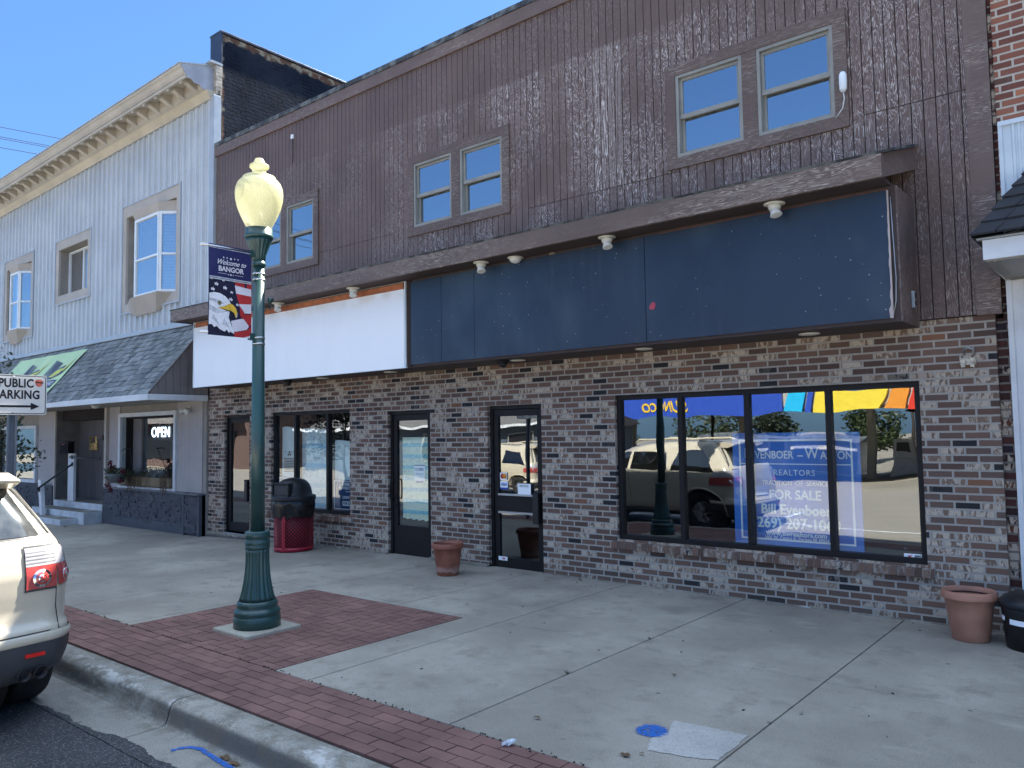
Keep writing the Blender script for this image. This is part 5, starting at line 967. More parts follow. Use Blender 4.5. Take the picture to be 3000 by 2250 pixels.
# ------------------------------------------------------------------ SUV
mPaint = plain('cream_white_car_paint', (.51, .455, .35), .22, .03, 1, 400, .01, spec=.6, Coat_Weight=.6)
mClad = plain('dark_grey_cladding', (.05, .052, .056), .5, .1); mTyre = plain('tyre_rubber', (.018, .018, .018), .85, .2, 8, 60, .4); mRim = plain('alloy_rim', (.45, .46, .48), .3, .1, metal=.8); mExh = plain('sooty_exhaust', (.03, .028, .028), .5, .3, metal=.6); mChrome = plain('chrome', (.8, .8, .8), .08, .02, metal=1)
def m_lens(nm, col): return plain(nm, col, .08, .12, 20, 90, .15, spec=.8, Coat_Weight=1.0)
mLensR = m_lens('red_lens', (.42, .055, .05)); mLensC = m_lens('clear_lens', (.42, .40, .41)); mClad2 = plain('lens_rib_grey', (.25, .25, .26), .3); mRefl = plain('red_reflector', (.6, .02, .015), .2)
# body described as horizontal rings: rear x, front x, half width for each height (origin under the rear bumper)
LV = [(.28, -.10, -4.66, .88), (.36, -.03, -4.84, .955), (.46, 0, -4.93, .985), (.58, -.005, -4.96, .995), (.64, -.02, -4.96, .99), (.655, -.06, -4.95, .99), (.74, -.075, -4.92, 1.0), (.86, -.07, -4.86, 1.005), (.98, -.07, -4.70, 1.0), (1.07, -.09, -4.3, .985), (1.12, -.10, -3.75, .975), (1.18, -.125, -3.62, .955), (1.34, -.22, -3.28, .870), (1.50, -.33, -2.95, .785), (1.58, -.39, -2.76, .745), (1.63, -.42, -2.55, .71), (1.67, -.50, -2.35, .645), (1.685, -.62, -2.2, .56)]
def ringv(z):
    for a, b in zip(LV, LV[1:]):
        if a[0] <= z <= b[0]: t_ = (z-a[0])/(b[0]-a[0]); return [lerp(a[k], b[k], t_) for k in (1, 2, 3)]
    return list(LV[0][1:] if z < LV[0][0] else LV[-1][1:])
RC, FC = .20, .45
def crown(u): return .085*u*u
def rearx(y, z, off=0):
    xr, xf, w_ = ringv(z); y = abs(y); w2 = w_+off
    return xr+off-crown(y/w_) if y <= w_-RC else xr+off-crown(y/w_)-(RC+off)+math.sqrt(max(0, (RC+off)**2-min(RC+off, y-(w_-RC))**2))
def sidey(x, z, off=0, s=1):
    xr, xf, w_ = ringv(z); x += crown(1)
    if x > xr-RC: return s*(w_-RC+math.sqrt(max(0, (RC+off)**2-min(RC+off, x-(xr-RC))**2)))
    xq = xf+.30+FC
    if x < xq: return s*(w_-FC+math.sqrt(max(0, (FC+off)**2-min(FC+off, xq-x)**2)))
    return s*(w_+off)
def ringpt(z, u, off=0):
    """u runs 0 rear centre, 1 side centre, 2 front centre; negative values mirror"""
    sg = -1 if (u % 4) > 2 else 1; u = u % 4; u = 4-u if u > 2 else u
    xr, xf, w_ = ringv(z); mid = (xr+xf)/2
    if u <= 1:
        if u < .35: y = (w_-RC)*u/.35; x = xr+off-crown(y/w_)
        elif u < .65: a = (u-.35)/.30*math.pi/2; y = w_-RC+(RC+off)*math.sin(a); x = xr-RC+(RC+off)*math.cos(a)-crown(y/w_)
        else: y = w_+off; x = lerp(xr-RC-crown(1), mid, (u-.65)/.35)
    else:
        u -= 1
        if u < .35: y = w_+off; x = lerp(mid, xf+FC+.30, u/.35)
        elif u < .65: a = (u-.35)/.30*math.pi/2; y = w_-FC+(FC+off)*math.cos(a); x = xf+FC-(FC+off)*math.sin(a)+.30*(y/w_)**2
        else: y = (w_-FC)*(1-(u-.65)/.35); x = xf-off+.30*(y/w_)**2
    return Vector((x, sg*y, z))
NT = 160
def ring_mesh(zs, th0, th1, k, off, mb=None):
    m = mb or MB(); m.smooth = True; full = abs(th1-th0-4) < 1e-6; nn = k+(0 if full else 1); V = [ringpt(z, lerp(th0, th1, i/k), off(z) if callable(off) else off) for z in zs for i in range(nn)]
    F = [(j*nn+i, j*nn+(i+1) % nn, (j+1)*nn+(i+1) % nn, (j+1)*nn+i) for j in range(len(zs)-1) for i in range(k)]; m.add(V, F); return m
zs_all = []
for a, b in zip(LV, LV[1:]):
    kk = max(1, int((b[0]-a[0])/.03)); zs_all += [lerp(a[0], b[0], i/kk) for i in range(kk)]
zs_all.append(LV[-1][0])
WX = (-.76, -3.80); WR = .375
def make_suv(name, label, hub=(0, 0, 0)):
    t = thing(name, label, 'car')
    m = ring_mesh(zs_all, 0, 4, NT, 0); nz = len(zs_all); m.f.append(tuple((nz-1)*NT+i for i in range(NT))); m.mi.append(0); m.sm.append(True); m.f.append(tuple(range(NT))[::-1]); m.mi.append(0); m.sm.append(False)
    body = m.build('body', [mPaint, mClad], t)
    cut = MB()
    for x in WX: cut.lathe([(.001, -1.3), (.43, -1.3), (.43, 1.3), (.001, 1.3)], 48, (x, 0, .37), axis=Vector((0, 1, 0)))
    c_ = cut.build('cut', mBlack); bo = body.modifiers.new('b', 'BOOLEAN'); bo.operation = 'DIFFERENCE'; bo.object = c_; bo.solver = 'EXACT'
    bpy.context.view_layer.update(); me = bpy.data.meshes.new_from_object(body.evaluated_get(bpy.context.evaluated_depsgraph_get())); body.modifiers.clear(); body.data = me; bpy.data.objects.remove(c_)
    me.materials.clear(); me.materials.append(mPaint); me.materials.append(mClad)
    for p in me.polygons:
        r_ = math.hypot(p.center.x-WX[0], p.center.z-.37); r2 = math.hypot(p.center.x-WX[1], p.center.z-.37); p.material_index = 1 if (p.center.z < .36 or min(r_, r2) < .425 or abs(p.normal.y) < .2 and abs(p.normal.z) > .9 and p.center.z < .3) else 0
        p.use_smooth = True
    # cladding of bumpers and sills, a hair proud of the body
    m = ring_mesh([.29, .36, .42, .48, .54], -.72, .72, 60, .012); m.build('rear_bumper', mClad, t)
    m = ring_mesh([.542, .555, .585, .60], -.70, .70, 60, lambda z: .018 if .55 < z < .59 else .010); m.build('bumper_step', mPaint, t)
    ring_mesh([.29, .36, .42, .48], 1.3, 2.7, 40, .012).build('front_bumper', mClad, t)
    for s in (1, -1):
        xs_ = [lerp(-1.50, -3.45, i/20) for i in range(21)]; m = MB(); m.add([(x, sidey(x, z, .012, s), z) for z in (.29, .40) for x in xs_], [(i, i+1, 22+i, 21+i) for i in range(20)]); m.build('sill_cladding', mClad, t)
        for k, x in enumerate(WX):
            w_ = thing('x', 'x', 'x'); bpy.data.objects.remove(w_)
            m = MB(); m.lathe([(.20, -.12), (.30, -.125), (.355, -.115), (WR, -.08), (WR, .08), (.355, .115), (.30, .125), (.20, .12), (.20, -.12)], 40, (x, s*.86, WR-.005), axis=Vector((0, 1, 0)), cap=False); wh = m.build('tyre', mTyre, t)
            m = MB(); m.lathe([(.001, .05*s), (.05, .06*s), (.06, .04*s), (.10, .02*s), (.19, .03*s), (.205, .10*s), (.20, .03*s)], 40, (x, s*.86, WR-.005), axis=Vector((0, 1, 0)), cap=False)
            for q in range(6): a0 = q*math.pi/3; d = Vector((math.cos(a0), 0, math.sin(a0))); m.obox(Vector((x, s*.95, WR-.005))+d*.12, .085, .014, .022, d, Vector((0, 1, 0)), d.cross(Vector((0, 1, 0))))
            m.build('rim', mRim, wh)
            m = MB(); m.lathe([(.20, -.05), (.42, -.05)], 40, (x, s*.72, .37), axis=Vector((0, 1, 0)), cap=False); m.build('wheel_well', mBlack, t)
        # flare lips
        for x in WX:
            m = MB(); pts = [Vector((x+.44*math.cos(a0), 0, .37+.44*math.sin(a0))) for a0 in [lerp(R(-5), R(185), i/24) for i in range(25)]]; pts = [Vector((p.x, sidey(p.x, max(.29, p.z), .004, s), p.z)) for p in pts]; m.tube(pts, .018, 6); m.build('arch_lip', mPaint, t)
        # side glass: front door, rear door, quarter
        for (xa, xb, xat, xbt) in ((-3.20, -2.42, -2.78, -2.42), (-2.34, -1.48, -2.34, -1.58), (-1.40, -.52, -1.30, -.80)):
            zz = [lerp(1.13, 1.50, j/6) for j in range(7)]; m = MB(); m.smooth = True; kx = 10
            m.add([(lerp(lerp(xa, xat, j/6), lerp(xb, xbt, j/6), i/kx), sidey(lerp(lerp(xa, xat, j/6), lerp(xb, xbt, j/6), i/kx), zz[j], .004, s), zz[j]) for j in range(7) for i in range(kx+1)], [(j*(kx+1)+i, j*(kx+1)+i+1, (j+1)*(kx+1)+i+1, (j+1)*(kx+1)+i) for j in range(6) for i in range(kx)]); m.build('side_window', mCarG, t)
        for x in (-2.38, -1.46): m = MB(); m.tube([(x, sidey(x, z, .001, s), z) for z in (.42, .6, .8, 1.0, 1.1)], .004, 4); m.build('door_gap', mBlack, t)
        m = MB(); [m.obox((x, sidey(x, .98, .02, s), .98), .09, .012, .016) for x in (-2.55, -1.65)]; m.build('door_handle', mPaint, t)
        # roof rail
        m = MB(); m.tube([(-.80, s*.60, 1.665), (-.95, s*.61, 1.72), (-2.3, s*.61, 1.735), (-2.4, s*.60, 1.68)], .017, 8); m.build('roof_rail', mPaint, t)
        m = MB(); m.obox((-3.15, s*1.06, 1.16), .06, .09, .07); m.build('mirror', mPaint, t, .02)
        # tail light: hatch part and wing part on the rounded corner
        def lamp(ya, yb, za, zb, mat, nm, off=.010, kx=14, kz=8, taper=0, par=t):
            q = MB(); q.smooth = True; ys_ = [lerp(ya, yb, i/kx) for i in range(kx+1)]
            V = []
            for j in range(kz+1):
                z = lerp(za, zb, j/kz)
                for y in ys_: V.append((rearx(min(abs(y), ringv(z)[2]*.9995), z, off), s*(abs(y)+(off*.7 if abs(y) > .85 else 0)), z))
            q.add(V, [(j*(kx+1)+i, j*(kx+1)+i+1, (j+1)*(kx+1)+i+1, (j+1)*(kx+1)+i) for j in range(kz) for i in range(kx)]); return q.build(nm, mat, par)
        lamp(.655, .866, .872, 1.172, mClad, 'lamp_seal', off=.007)
        L1 = lamp(.665, .862, .885, 1.035, mLensR, 'tail_light'); lamp(.665, .862, 1.037, 1.16, mLensC, 'clear_lens', par=L1)
        # wing part: follow the ring by angle so it wraps the corner
        def wing(z0_, z1_, tha, thb, mat, nm, par, off=.012):
            q = MB(); q.smooth = True; kz, kx = 8, 14; V = [ringpt(lerp(z0_, z1_, j/kz), s*lerp(tha, thb, i/kx), off) for j in range(kz+1) for i in range(kx+1)]
            q.add(V, [(j*(kx+1)+i, j*(kx+1)+i+1, (j+1)*(kx+1)+i+1, (j+1)*(kx+1)+i) for j in range(kz) for i in range(kx)]); return q.build(nm, mat, par)
        L2 = wing(.89, 1.035, .425, .69, mLensR, 'tail_light', t); wing(1.037, 1.15, .425, .68, mLensC, 'clear_lens', L2)
        for (cy, nr_) in ((.765, .055),):
            for rad, mt_, of in ((.060, mChrome, .014), (.044, mLensR, .017), (.026, mChrome, .020), (.019, mLensR, .023)):
                q = MB(); p = Vector((rearx(cy, .955, of), s*cy, .955)); q.lathe([(.001, 0), (rad, 0), (rad, .002), (.001, .002)], 28, p, axis=Vector((1, .12*s, .05))); q.build('lamp_ring', mt_, L1)
        p0 = ringpt(.955, s*.50, .013)
        for k in range(4): lamp(.67, .858, 1.055+.024*k, 1.062+.024*k, mClad2, 'lens_rib', off=.0115, kz=1, par=L1)
        for rad, mt_, of in ((.040, mChrome, 0), (.030, mLensR, .003), (.016, mChrome, .006)):
            q = MB(); d = Vector((.75, .66*s, 0)).normalized(); q.lathe([(.001, 0), (rad, 0), (rad, .002), (.001, .002)], 24, p0+d*of, axis=d); q.build('lamp_ring', mt_, L2)
        q = MB(); q.smooth = False; q.obox((rearx(.70, .47, .020), s*.70, .47), .004, .06, .012); q.build('reflector', mRefl, t)
        for yy in (.645, .745): m = MB(); m.lathe([(.001, -.14), (.036, -.14), (.040, .02), (.046, .03), (.046, .035), (.036, .035), (.034, -.05), (.001, -.05)], 20, (-.075, s*yy, .345), axis=Vector((1, 0, -.08)), cap=False); m.build('exhaust_pipe', mExh, t)
        m = MB(); m.smooth = True; V = [ringpt(lerp(.72, .86, j/4), s*lerp(1.45, 1.70, i/8), .01) for j in range(5) for i in range(9)]; m.add(V, [(j*9+i, j*9+i+1, (j+1)*9+i+1, (j+1)*9+i) for j in range(4) for i in range(8)]); m.build('headlight', mLensC, t)
    # rear glass, shut lines, spoiler, plate
    def rpatch(hw0, hw1, za, zb, mat, nm, off, kx=16, kz=8):
        q = MB(); q.smooth = True; V = []
        for j in range(kz+1):
            z = lerp(za, zb, j/kz); hw = lerp(hw0, hw1, j/kz)
            for i in range(kx+1): y = lerp(-hw, hw, i/kx); V.append((rearx(y, z, off), y, z))
        q.add(V, [(j*(kx+1)+i, j*(kx+1)+i+1, (j+1)*(kx+1)+i+1, (j+1)*(kx+1)+i) for j in range(kz) for i in range(kx)]); return q.build(nm, mat, t)
    rpatch(.875, .69, 1.235, 1.575, mCarG2, 'rear_window', .006); rpatch(.885, .70, 1.22, 1.585, mBlack, 'window_surround', .002)
    rpatch(.24, .24, .70, .86, mSaleW, 'licence_plate', .006)
    m = MB(); m.smooth = False
    V = []
    for y in [lerp(-.675, .675, i/16) for i in range(17)]:
        e = .06*abs(y/.675)**3; q_ = .018*abs(y/.675)**2; V += [(-.70-e, y, 1.665-q_), (-.40-e, y, 1.682-q_), (-.20-e, y, 1.640-q_), (-.205-e, y, 1.615-q_), (-.34-e, y, 1.575-q_), (-.60-e, y, 1.58-q_)]
    m.add(V, [(i*6+k, i*6+(k+1) % 6, (i+1)*6+(k+1) % 6, (i+1)*6+k) for i in range(16) for k in range(6)]+[tuple(range(6)), tuple(96+k for k in range(6))[::-1]]); m.smooth = True; m.build('spoiler', mPaint, t, .008)
    for s in (1, -1):
        m = MB(); m.tube([(rearx(y, z, .001), s*y, z) for y, z in [(.868, .61), (.870, .75), (.870, .88), (.870, 1.0), (.870, 1.12), (.888, 1.20), (.83, 1.34), (.72, 1.56)]], .0035, 4); m.build('hatch_gap', mBlack, t)
    m = MB(); m.tube([(rearx(y, .606, .0), y, .606) for y in [lerp(-.88, .88, i/20) for i in range(21)]], .004, 4); m.build('hatch_gap', mBlack, t)
    return t
mCarG = m_glass('car_side_glass', .12, (.10, .11, .11), wob=.02)
n = N('dusty_rear_glass'); g = n.n('BsdfGlossy'); g.inputs['Roughness'].default_value = .06; n.set(g.inputs['Color'], (.5, .53, .56)); d_ = n.n('BsdfDiffuse'); n.set(d_.inputs['Color'], n.mix(n.ss(n.noise(9, 5, .6, n.mp((1, 1, .4))), .35, .7), (.025, .028, .028), (.065, .068, .066))); mx = n.n('MixShader'); mx.inputs[0].default_value = .16; n.l(d_.outputs[0], mx.inputs[1]); n.l(g.outputs[0], mx.inputs[2]); n.l(mx.outputs[0], n.out.inputs[0]); mCarG2 = n.m
suv = make_suv('parked_car', 'cream white SUV parked at the kerb, cut off by the left edge of the photo')
def copy_tree(o, parent=None):
    c = o.copy(); COL.objects.link(c); c.parent = parent
    for ch in o.children: copy_tree(ch, c)
    return c
bpy.context.view_layer.update()
suv2 = copy_tree(suv); suv2['label'] = 'white SUV parked across the street, seen in the right door glass'; suv2.location = (-15.2, -12.6, -.34); suv2.rotation_euler.z = R(0)
suv.location = (-5.79, -6.435, -.15+gz(-8)); suv.rotation_euler.z = R(1.5)
# ------------------------------------------------------------------ parking sign, sapling, litter, wires
ps = thing('parking_sign', 'white PUBLIC PARKING sign with right arrow on a steel channel post', 'sign'); PX = -9.95; ya, yb_ = -4.83, -4.218; za, zb_ = 2.03, 2.485
def rrect(y0, y1, z0, z1, r, k=6): return [(cy+r*math.cos(a0), cz+r*math.sin(a0)) for cy, cz, s0 in ((y1-r, z0+r, -90), (y1-r, z1-r, 0), (y0+r, z1-r, 90), (y0+r, z0+r, 180)) for a0 in [R(s0+90*i/k) for i in range(k+1)]]
mSignW = plain('reflective_white', (.62, .62, .60), .5, .04, 3); mSignK = plain('sign_black', (.008, .008, .012), .5)
MB().prism(rrect(ya, yb_, za, zb_, .035), 'x', PX-.004, PX).build('plate', mSignW, ps)
m = MB(); o_ = rrect(ya+.010, yb_-.010, za+.010, zb_-.010, .03); i_ = rrect(ya+.018, yb_-.018, za+.018, zb_-.018, .024); k = len(o_); m.add([(PX+.0015, *p) for p in o_]+[(PX+.0015, *p) for p in i_], [(i, (i+1) % k, k+(i+1) % k, k+i) for i in range(k)]); m.build('border', mSignK, ps)
yc = (ya+yb_)/2
text('lettering', 'PUBLIC', .135, mSignK, ps, (PX+.0015, yc-.012, 2.385), (0, 1, 0), bold=.004, sx=.80, sp=1.04); text('lettering', 'PARKING', .135, mSignK, ps, (PX+.0015, yc+.0, 2.255), (0, 1, 0), bold=.004, sx=.80, sp=1.04)
m = MB(); m.prism([(ya+.07, 2.115), (yb_-.165, 2.115), (yb_-.165, 2.085), (yb_-.075, 2.127), (yb_-.165, 2.169), (yb_-.165, 2.139), (ya+.07, 2.139)], 'x', PX, PX+.002); m.build('arrow', mSignK, ps)
m = MB(); m.add([(PX+.0015, yb_-.085+.042*math.cos(a)*(1+.12*math.sin(5*a)), 2.40+.042*math.sin(a)*(1+.1*math.sin(3*a))) for a in [i*math.pi/12 for i in range(24)]], [tuple(range(24))]); m.build('red_sticker', plain('faded_red', (.55, .14, .09), .6, .3, 30), ps); MB().prism([(yb_-.115, 2.40), (yb_-.04, 2.392), (yb_-.04, 2.405), (yb_-.115, 2.415)], 'x', PX+.002, PX+.003).build('sticker_band', mSignK, ps)
m = MB(); [m.lathe([(.001, 0), (.010, 0), (.008, .006), (.001, .006)], 12, (PX, yc-.06+.02, z), axis=Vector((1, 0, 0))) for z in (2.46, 2.06)]; m.build('bolt', mGrey, ps)
m = MB(); yp = -4.565; m.box(PX-.045, PX-.006, yp-.038, yp-.030, -.05, 2.47); m.box(PX-.045, PX-.006, yp+.030, yp+.038, -.05, 2.47); m.box(PX-.052, PX-.045, yp-.03, yp+.03, -.05, 2.47); m.box(PX-.012, PX-.006, yp-.052, yp-.038, -.05, 2.47); m.box(PX-.012, PX-.006, yp+.038, yp+.052, -.05, 2.47); m.build('post', mPost := plain('galvanised_post', (.16, .18, .21), .5, .2, 5, metal=.5), ps); at(ps, (PX, yp, 0))
def tree(name, label, x, y, z0, h, r, trunk_r, nl, size, col, seed, group=None, clumps=14, squash=.8, low=.35):
    rn = random.Random(seed); t = thing(name, label, 'tree', (0, 0, 0), group); m = MB(); pts = [Vector((x, y, z0))]; 
    for i in range(1, 7): pts.append(Vector((x+rn.uniform(-.04, .04)*h*.3*i/6, y+rn.uniform(-.04, .04)*h*.3*i/6, z0+h*.75*i/6)))
    m.tube(pts, [trunk_r*(1-.11*i) for i in range(7)], 8); cl = []
    for k in range(clumps):
        a = rn.uniform(0, 6.283); zz = rn.uniform(low, 1.0); rr_ = r*(1-abs(zz-.6)*.9)*rn.uniform(.35, 1.0); c = Vector((x+rr_*math.cos(a), y+rr_*math.sin(a), z0+h*zz)); cl.append(c)
        b = pts[min(6, 2+int(zz*4))]; mid = (b+c)/2+Vector((0, 0, -.06*h*rn.random())); m.tube([b, mid, c], [trunk_r*.4, trunk_r*.25, trunk_r*.08], 5)
    m.build('trunk', mBark, t); m = MB(); cr_ = r*.42
    for c in cl: leaves(m, c, (cr_*rn.uniform(.7, 1.2), cr_*rn.uniform(.7, 1.2), cr_*squash), nl//clumps, size, rn, 1, .6)
    m.build('crown', col, t); at(t, (x, y, z0)); return t
mBark = plain('tree_bark', (.075, .06, .048), .9, .3, 10, 40, .5); mTL = plain('tree_leaves', (.040, .060, .018), .55, .3, 1, isl=.55); mTL2 = plain('dark_tree_leaves', (.022, .036, .016), .6, .3, 1, isl=.5)
tree('street_tree', 'small leafy street tree behind the PUBLIC PARKING sign at the left edge', -14.85, -3.85, gz(-14.5), 3.4, 1.05, .05, 3200, .085, mTL2, 21, None, 26, .8, .45)
# litter, leaves and spray paint
mLf = plain('dead_leaf', (.13, .075, .035), .8, .3, isl=.4)
def dleaf(x, y, z, s, lb, rot=0):
    t = thing('dead_leaf', lb, 'leaf', (0, 0, 0), 'dead leaves on the pavement'); m = MB(); rn = random.Random(int(abs(x*100)))
    pts = []; k = 12
    for i in range(k): a = 2*math.pi*i/k+rot; rr_ = s*(.8+.2*(i % 2))*rn.uniform(.6, 1.15); pts.append((x+rr_*math.cos(a), y+rr_*.55*math.sin(a), z+.006+rn.uniform(0, .012)))
    m.add([(x, y, z+.016)]+pts, [(0, 1+i, 1+(i+1) % k) for i in range(k)]); m.build('blade', mLf, t); at(t, (x, y, z))
dleaf(-2.30, -4.10, 0, .036, 'curled dead leaf on the concrete near the brick edge at the bottom'); dleaf(-5.93+.6, -.12, .0, .05, 'dead leaf on the threshold of the right door'); dleaf(-4.34, -5.235, -.147, .06, 'dead leaf in the gutter beside the blue paint line'); dleaf(-4.22, -5.25, -.147, .05, 'smaller dead leaf in the gutter nearest the camera'); dleaf(-2.24, -4.03, 0, .02, 'tiny leaf scrap by the curled leaf'); dleaf(-3.01, -3.95, 0, .03, 'small twisted leaf left of the blue paint spot'); dleaf(-2.75, -2.7, 0, .022, 'small pale leaf in the middle of the concrete')
rn = random.Random(12); m = MB()
for i in range(90):
    x = rn.uniform(-13, -.5); y = rn.uniform(-4.2, -.1) if i % 3 else rn.uniform(-.35, -.08); s = rn.uniform(.003, .013); a = rn.uniform(0, 3)
    m.obox((x, y, gz(x)+.003), s, s*rn.uniform(.2, .6), .002, Vector((math.cos(a), math.sin(a), 0)), Vector((-math.sin(a), math.cos(a), 0)))
for i in range(120):
    x = rn.uniform(-9, -2); y = -4.335+rn.gauss(0, .010); s = rn.uniform(.002, .006); m.obox((x, y, .003), s, s*.8, .003)
tag(m.build('debris', mJoint), 'scattered dark crumbs and grit on the pavement', 'debris', None, 'stuff')
t = thing('crumpled_tissue', 'crumpled white tissue on the red brick strip', 'litter'); m = MB(); rn = random.Random(3)
for i in range(9): c = Vector((-2.89+rn.uniform(-.02, .02), -4.37+rn.uniform(-.02, .02), .012+rn.uniform(0, .012))); m.obox(c, rn.uniform(.008, .016), rn.uniform(.008, .014), rn.uniform(.004, .01), Vector((rn.random(), rn.random(), .3)).normalized())
m.build('tissue', mVinyl, t); at(t, (-2.89, -4.37, 0))
n = N('blue_spray'); x, y, z = n.sep()[:3]
bsd = n.n('BsdfPrincipled'); n.set(bsd.inputs['Base Color'], (.012, .11, .40)); bsd.inputs['Roughness'].default_value = .8; tp = n.n('BsdfTransparent'); mx = n.n('MixShader'); rad = n.n('VectorMath', operation='DISTANCE'); n.l(n.mp((1, 1, 0)), rad.inputs[0]); rad.inputs[1].default_value = (-2.365, -3.70, 0)
al = n.math('MULTIPLY', n.ss(n.math('ADD', rad.outputs['Value'], n.math('MULTIPLY', n.noise(30, 4), .05)), .10, .135, 1, 0), n.ss(n.noise(55, 4, .7), .38, .52)); n.l(al, mx.inputs[0]); n.l(tp.outputs[0], mx.inputs[1]); n.l(bsd.outputs[0], mx.inputs[2]); n.l(mx.outputs[0], n.out.inputs[0]); mSprayD = n.m
tag(MB().quad((-2.55, -3.88, .004), (-2.18, -3.88, .004), (-2.18, -3.52, .004), (-2.55, -3.52, .004)).build('spray_paint', mSprayD), 'round blue spray paint spot beside the pale concrete patch', 'paint mark')
n = N('blue_spray_line'); bsd = n.n('BsdfPrincipled'); n.set(bsd.inputs['Base Color'], (.015, .11, .40)); bsd.inputs['Roughness'].default_value = .85; tp = n.n('BsdfTransparent'); mx = n.n('MixShader'); n.set(mx.inputs[0], n.ss(n.noise(45, 5, .75), .36, .56)); n.l(tp.outputs[0], mx.inputs[1]); n.l(bsd.outputs[0], mx.inputs[2]); n.l(mx.outputs[0], n.out.inputs[0]); mSpray = n.m
def strip(pts, w_, z): 
    m = MB(); rn = random.Random(5); V = []
    for i, (x, y) in enumerate(pts): 
        a = Vector(pts[min(i+1, len(pts)-1)])-Vector(pts[max(i-1, 0)]); a.normalize(); q = Vector((-a.y, a.x))*w_*(.8+.4*rn.random()); V += [(x+q.x, y+q.y, z), (x-q.x, y-q.y, z)]
    m.add(V, [(2*i, 2*i+1, 2*i+3, 2*i+2) for i in range(len(pts)-1)]); return m
tag(strip([(-4.71, -5.375), (-4.70, -5.33), (-4.68, -5.29), (-4.63, -5.262), (-4.58, -5.255)], .016, -.1425).build('spray_paint', mSpray), 'short hook of the blue spray line in the gutter', 'paint mark')
tag(strip([(-4.60, -5.25), (-4.5, -5.262), (-4.38, -5.275), (-4.25, -5.285), (-4.1, -5.30)], .016, -.1415).build('spray_paint', mSpray), 'long blue spray paint line in the gutter by the kerb', 'paint mark')
pp = MB(); rn = random.Random(9); o_ = [(-2.34, -3.48), (-2.2, -3.46), (-2.05, -3.45), (-1.90, -3.43), (-1.885, -3.6), (-1.89, -3.85), (-2.0, -3.9), (-2.12, -3.93), (-2.25, -3.96), (-2.31, -3.8), (-2.29, -3.65)]
o_ = [(lerp(p[0], q[0], k/7)+rn.uniform(-.006, .006), lerp(p[1], q[1], k/7)+rn.uniform(-.006, .006)) for p, q in zip(o_, o_[1:]+o_[:1]) for k in range(7)]
pp.add([(x, y, .0035) for x, y in o_], [tuple(range(len(o_)))]); tag(pp.build('pavement_patch', mConcL), kind='structure')
def tuft(x, y, s, lb, n_=26, sd=1):
    rn = random.Random(sd); m = MB()
    for i in range(n_): a = rn.uniform(0, 6.28); L_ = s*rn.uniform(.5, 1.1); m.add([(x-.002, y, gz(x)), (x+.002, y, gz(x)), (x+L_*.8*math.cos(a), y+L_*.8*math.sin(a), gz(x)+L_*.6)], [(0, 1, 2)])
    tag(m.build('weed', mLeaf), lb, 'weed', 'weeds in the pavement joints')
tuft(-3.385, -3.11, .05, 'grass tuft in the long pavement joint near the camera', 34, 2); tuft(-3.385, -1.93, .035, 'smaller grass tuft further up the same pavement joint', 24, 3); tuft(-17.9, -.95, .10, 'weeds at the foot of the white entry steps', 60, 4)
def gf(y): return -.15+far(0, y)
# overhead wires with their poles behind the silver building
def pole(x, y, z0, h, lb, arm=True):
    t = thing('utility_pole', lb, 'utility pole'); MB().tube([(x, y, z0), (x, y, z0+h)], [.15, .10], 12).build('shaft', mBark, t)
    if arm: MB().box(x-1.1, x+1.1, y-.06, y+.06, z0+h-.9, z0+h-.78).build('crossarm', mBark, t)
    at(t, (x, y, z0))
def wire(p, q, sag, lb):
    p, q = Vector(p), Vector(q); m = MB(); m.tube([p.lerp(q, i/24)-Vector((0, 0, sag*4*(i/24)*(1-i/24))) for i in range(25)], .014, 5); tag(m.build('power_line', mBlack), lb, 'power line', 'power lines over the roof at the left')
for z, dx, lb in ((15.9, 0, 'topmost of the four power lines at the left'), (15.45, .0, 'second power line from the top at the left'), (15.27, .3, 'third power line from the top at the left'), (14.95, .0, 'lowest of the four power lines at the left')):
    wire((-40+dx, -30, z-2.2), (-40+dx, 60, z+4.4), .25, lb)
pole(-40, -30, gf(-30), 14.9, 'utility pole far left across the street carrying the power lines', False)
pole(-40, 60, 0, 21, 'utility pole far behind the silver building carrying the power lines', False)
# ------------------------------------------------------------------ across the street (seen in the glass)
mCanB = plain('canopy_blue', (.03, .08, .42), .4, .06); mCanY = plain('canopy_yellow', (.80, .50, .02), .4, .05); mCanU = plain('canopy_ceiling', (.42, .40, .34), .5, .05)
gs = thing('fuel_canopy', 'blue fronted fuel station canopy across the street, mirrored in the big window', 'canopy'); CYf = -30.0; zc0, zc1 = 2.38, 3.55
MB().box(-30, -14.2, CYf-.2, CYf, zc0, zc1).build('fascia', mCanB, gs)
for (a, b, c_) in ((-14.15, -13.2, (.02, .45, .75)), (-13.2, -12.7, (.03, .08, .42)), (-12.7, -9.6, (.80, .62, .06)), (-9.6, -8.6, (.75, .28, .04)), (-8.6, -6.6, (.65, .05, .03))):
    MB().prism([(a, zc0), (b-.15, zc0), (b+.15, zc1), (a+.3, zc1)], 'y', CYf-.2, CYf).build('stripe', plain('canopy_stripe', c_, .4, .05), gs)
MB().box(-6.6, -2.5, CYf-.2, CYf, zc0+.2, zc1).build('fascia', mCanB, gs)
MB().box(-30, -2.5, CYf-15, CYf-.21, zc0+.25, zc1).build('ceiling', mCanU, gs)
text('lettering', 'SUNOCO', .85, mCanY, gs, (-20.6, CYf+.01, 2.93), (-1, 0, 0), sx=.80, bold=.02, shear=.25, ext=.02)
for x in (-27, -19.5, -12, -5): MB().box(x-.2, x+.2, CYf-7.4, CYf-7, -1, zc0+.25).build('column', mCanU, gs)
at(gs, (-18, CYf-7, -.6))
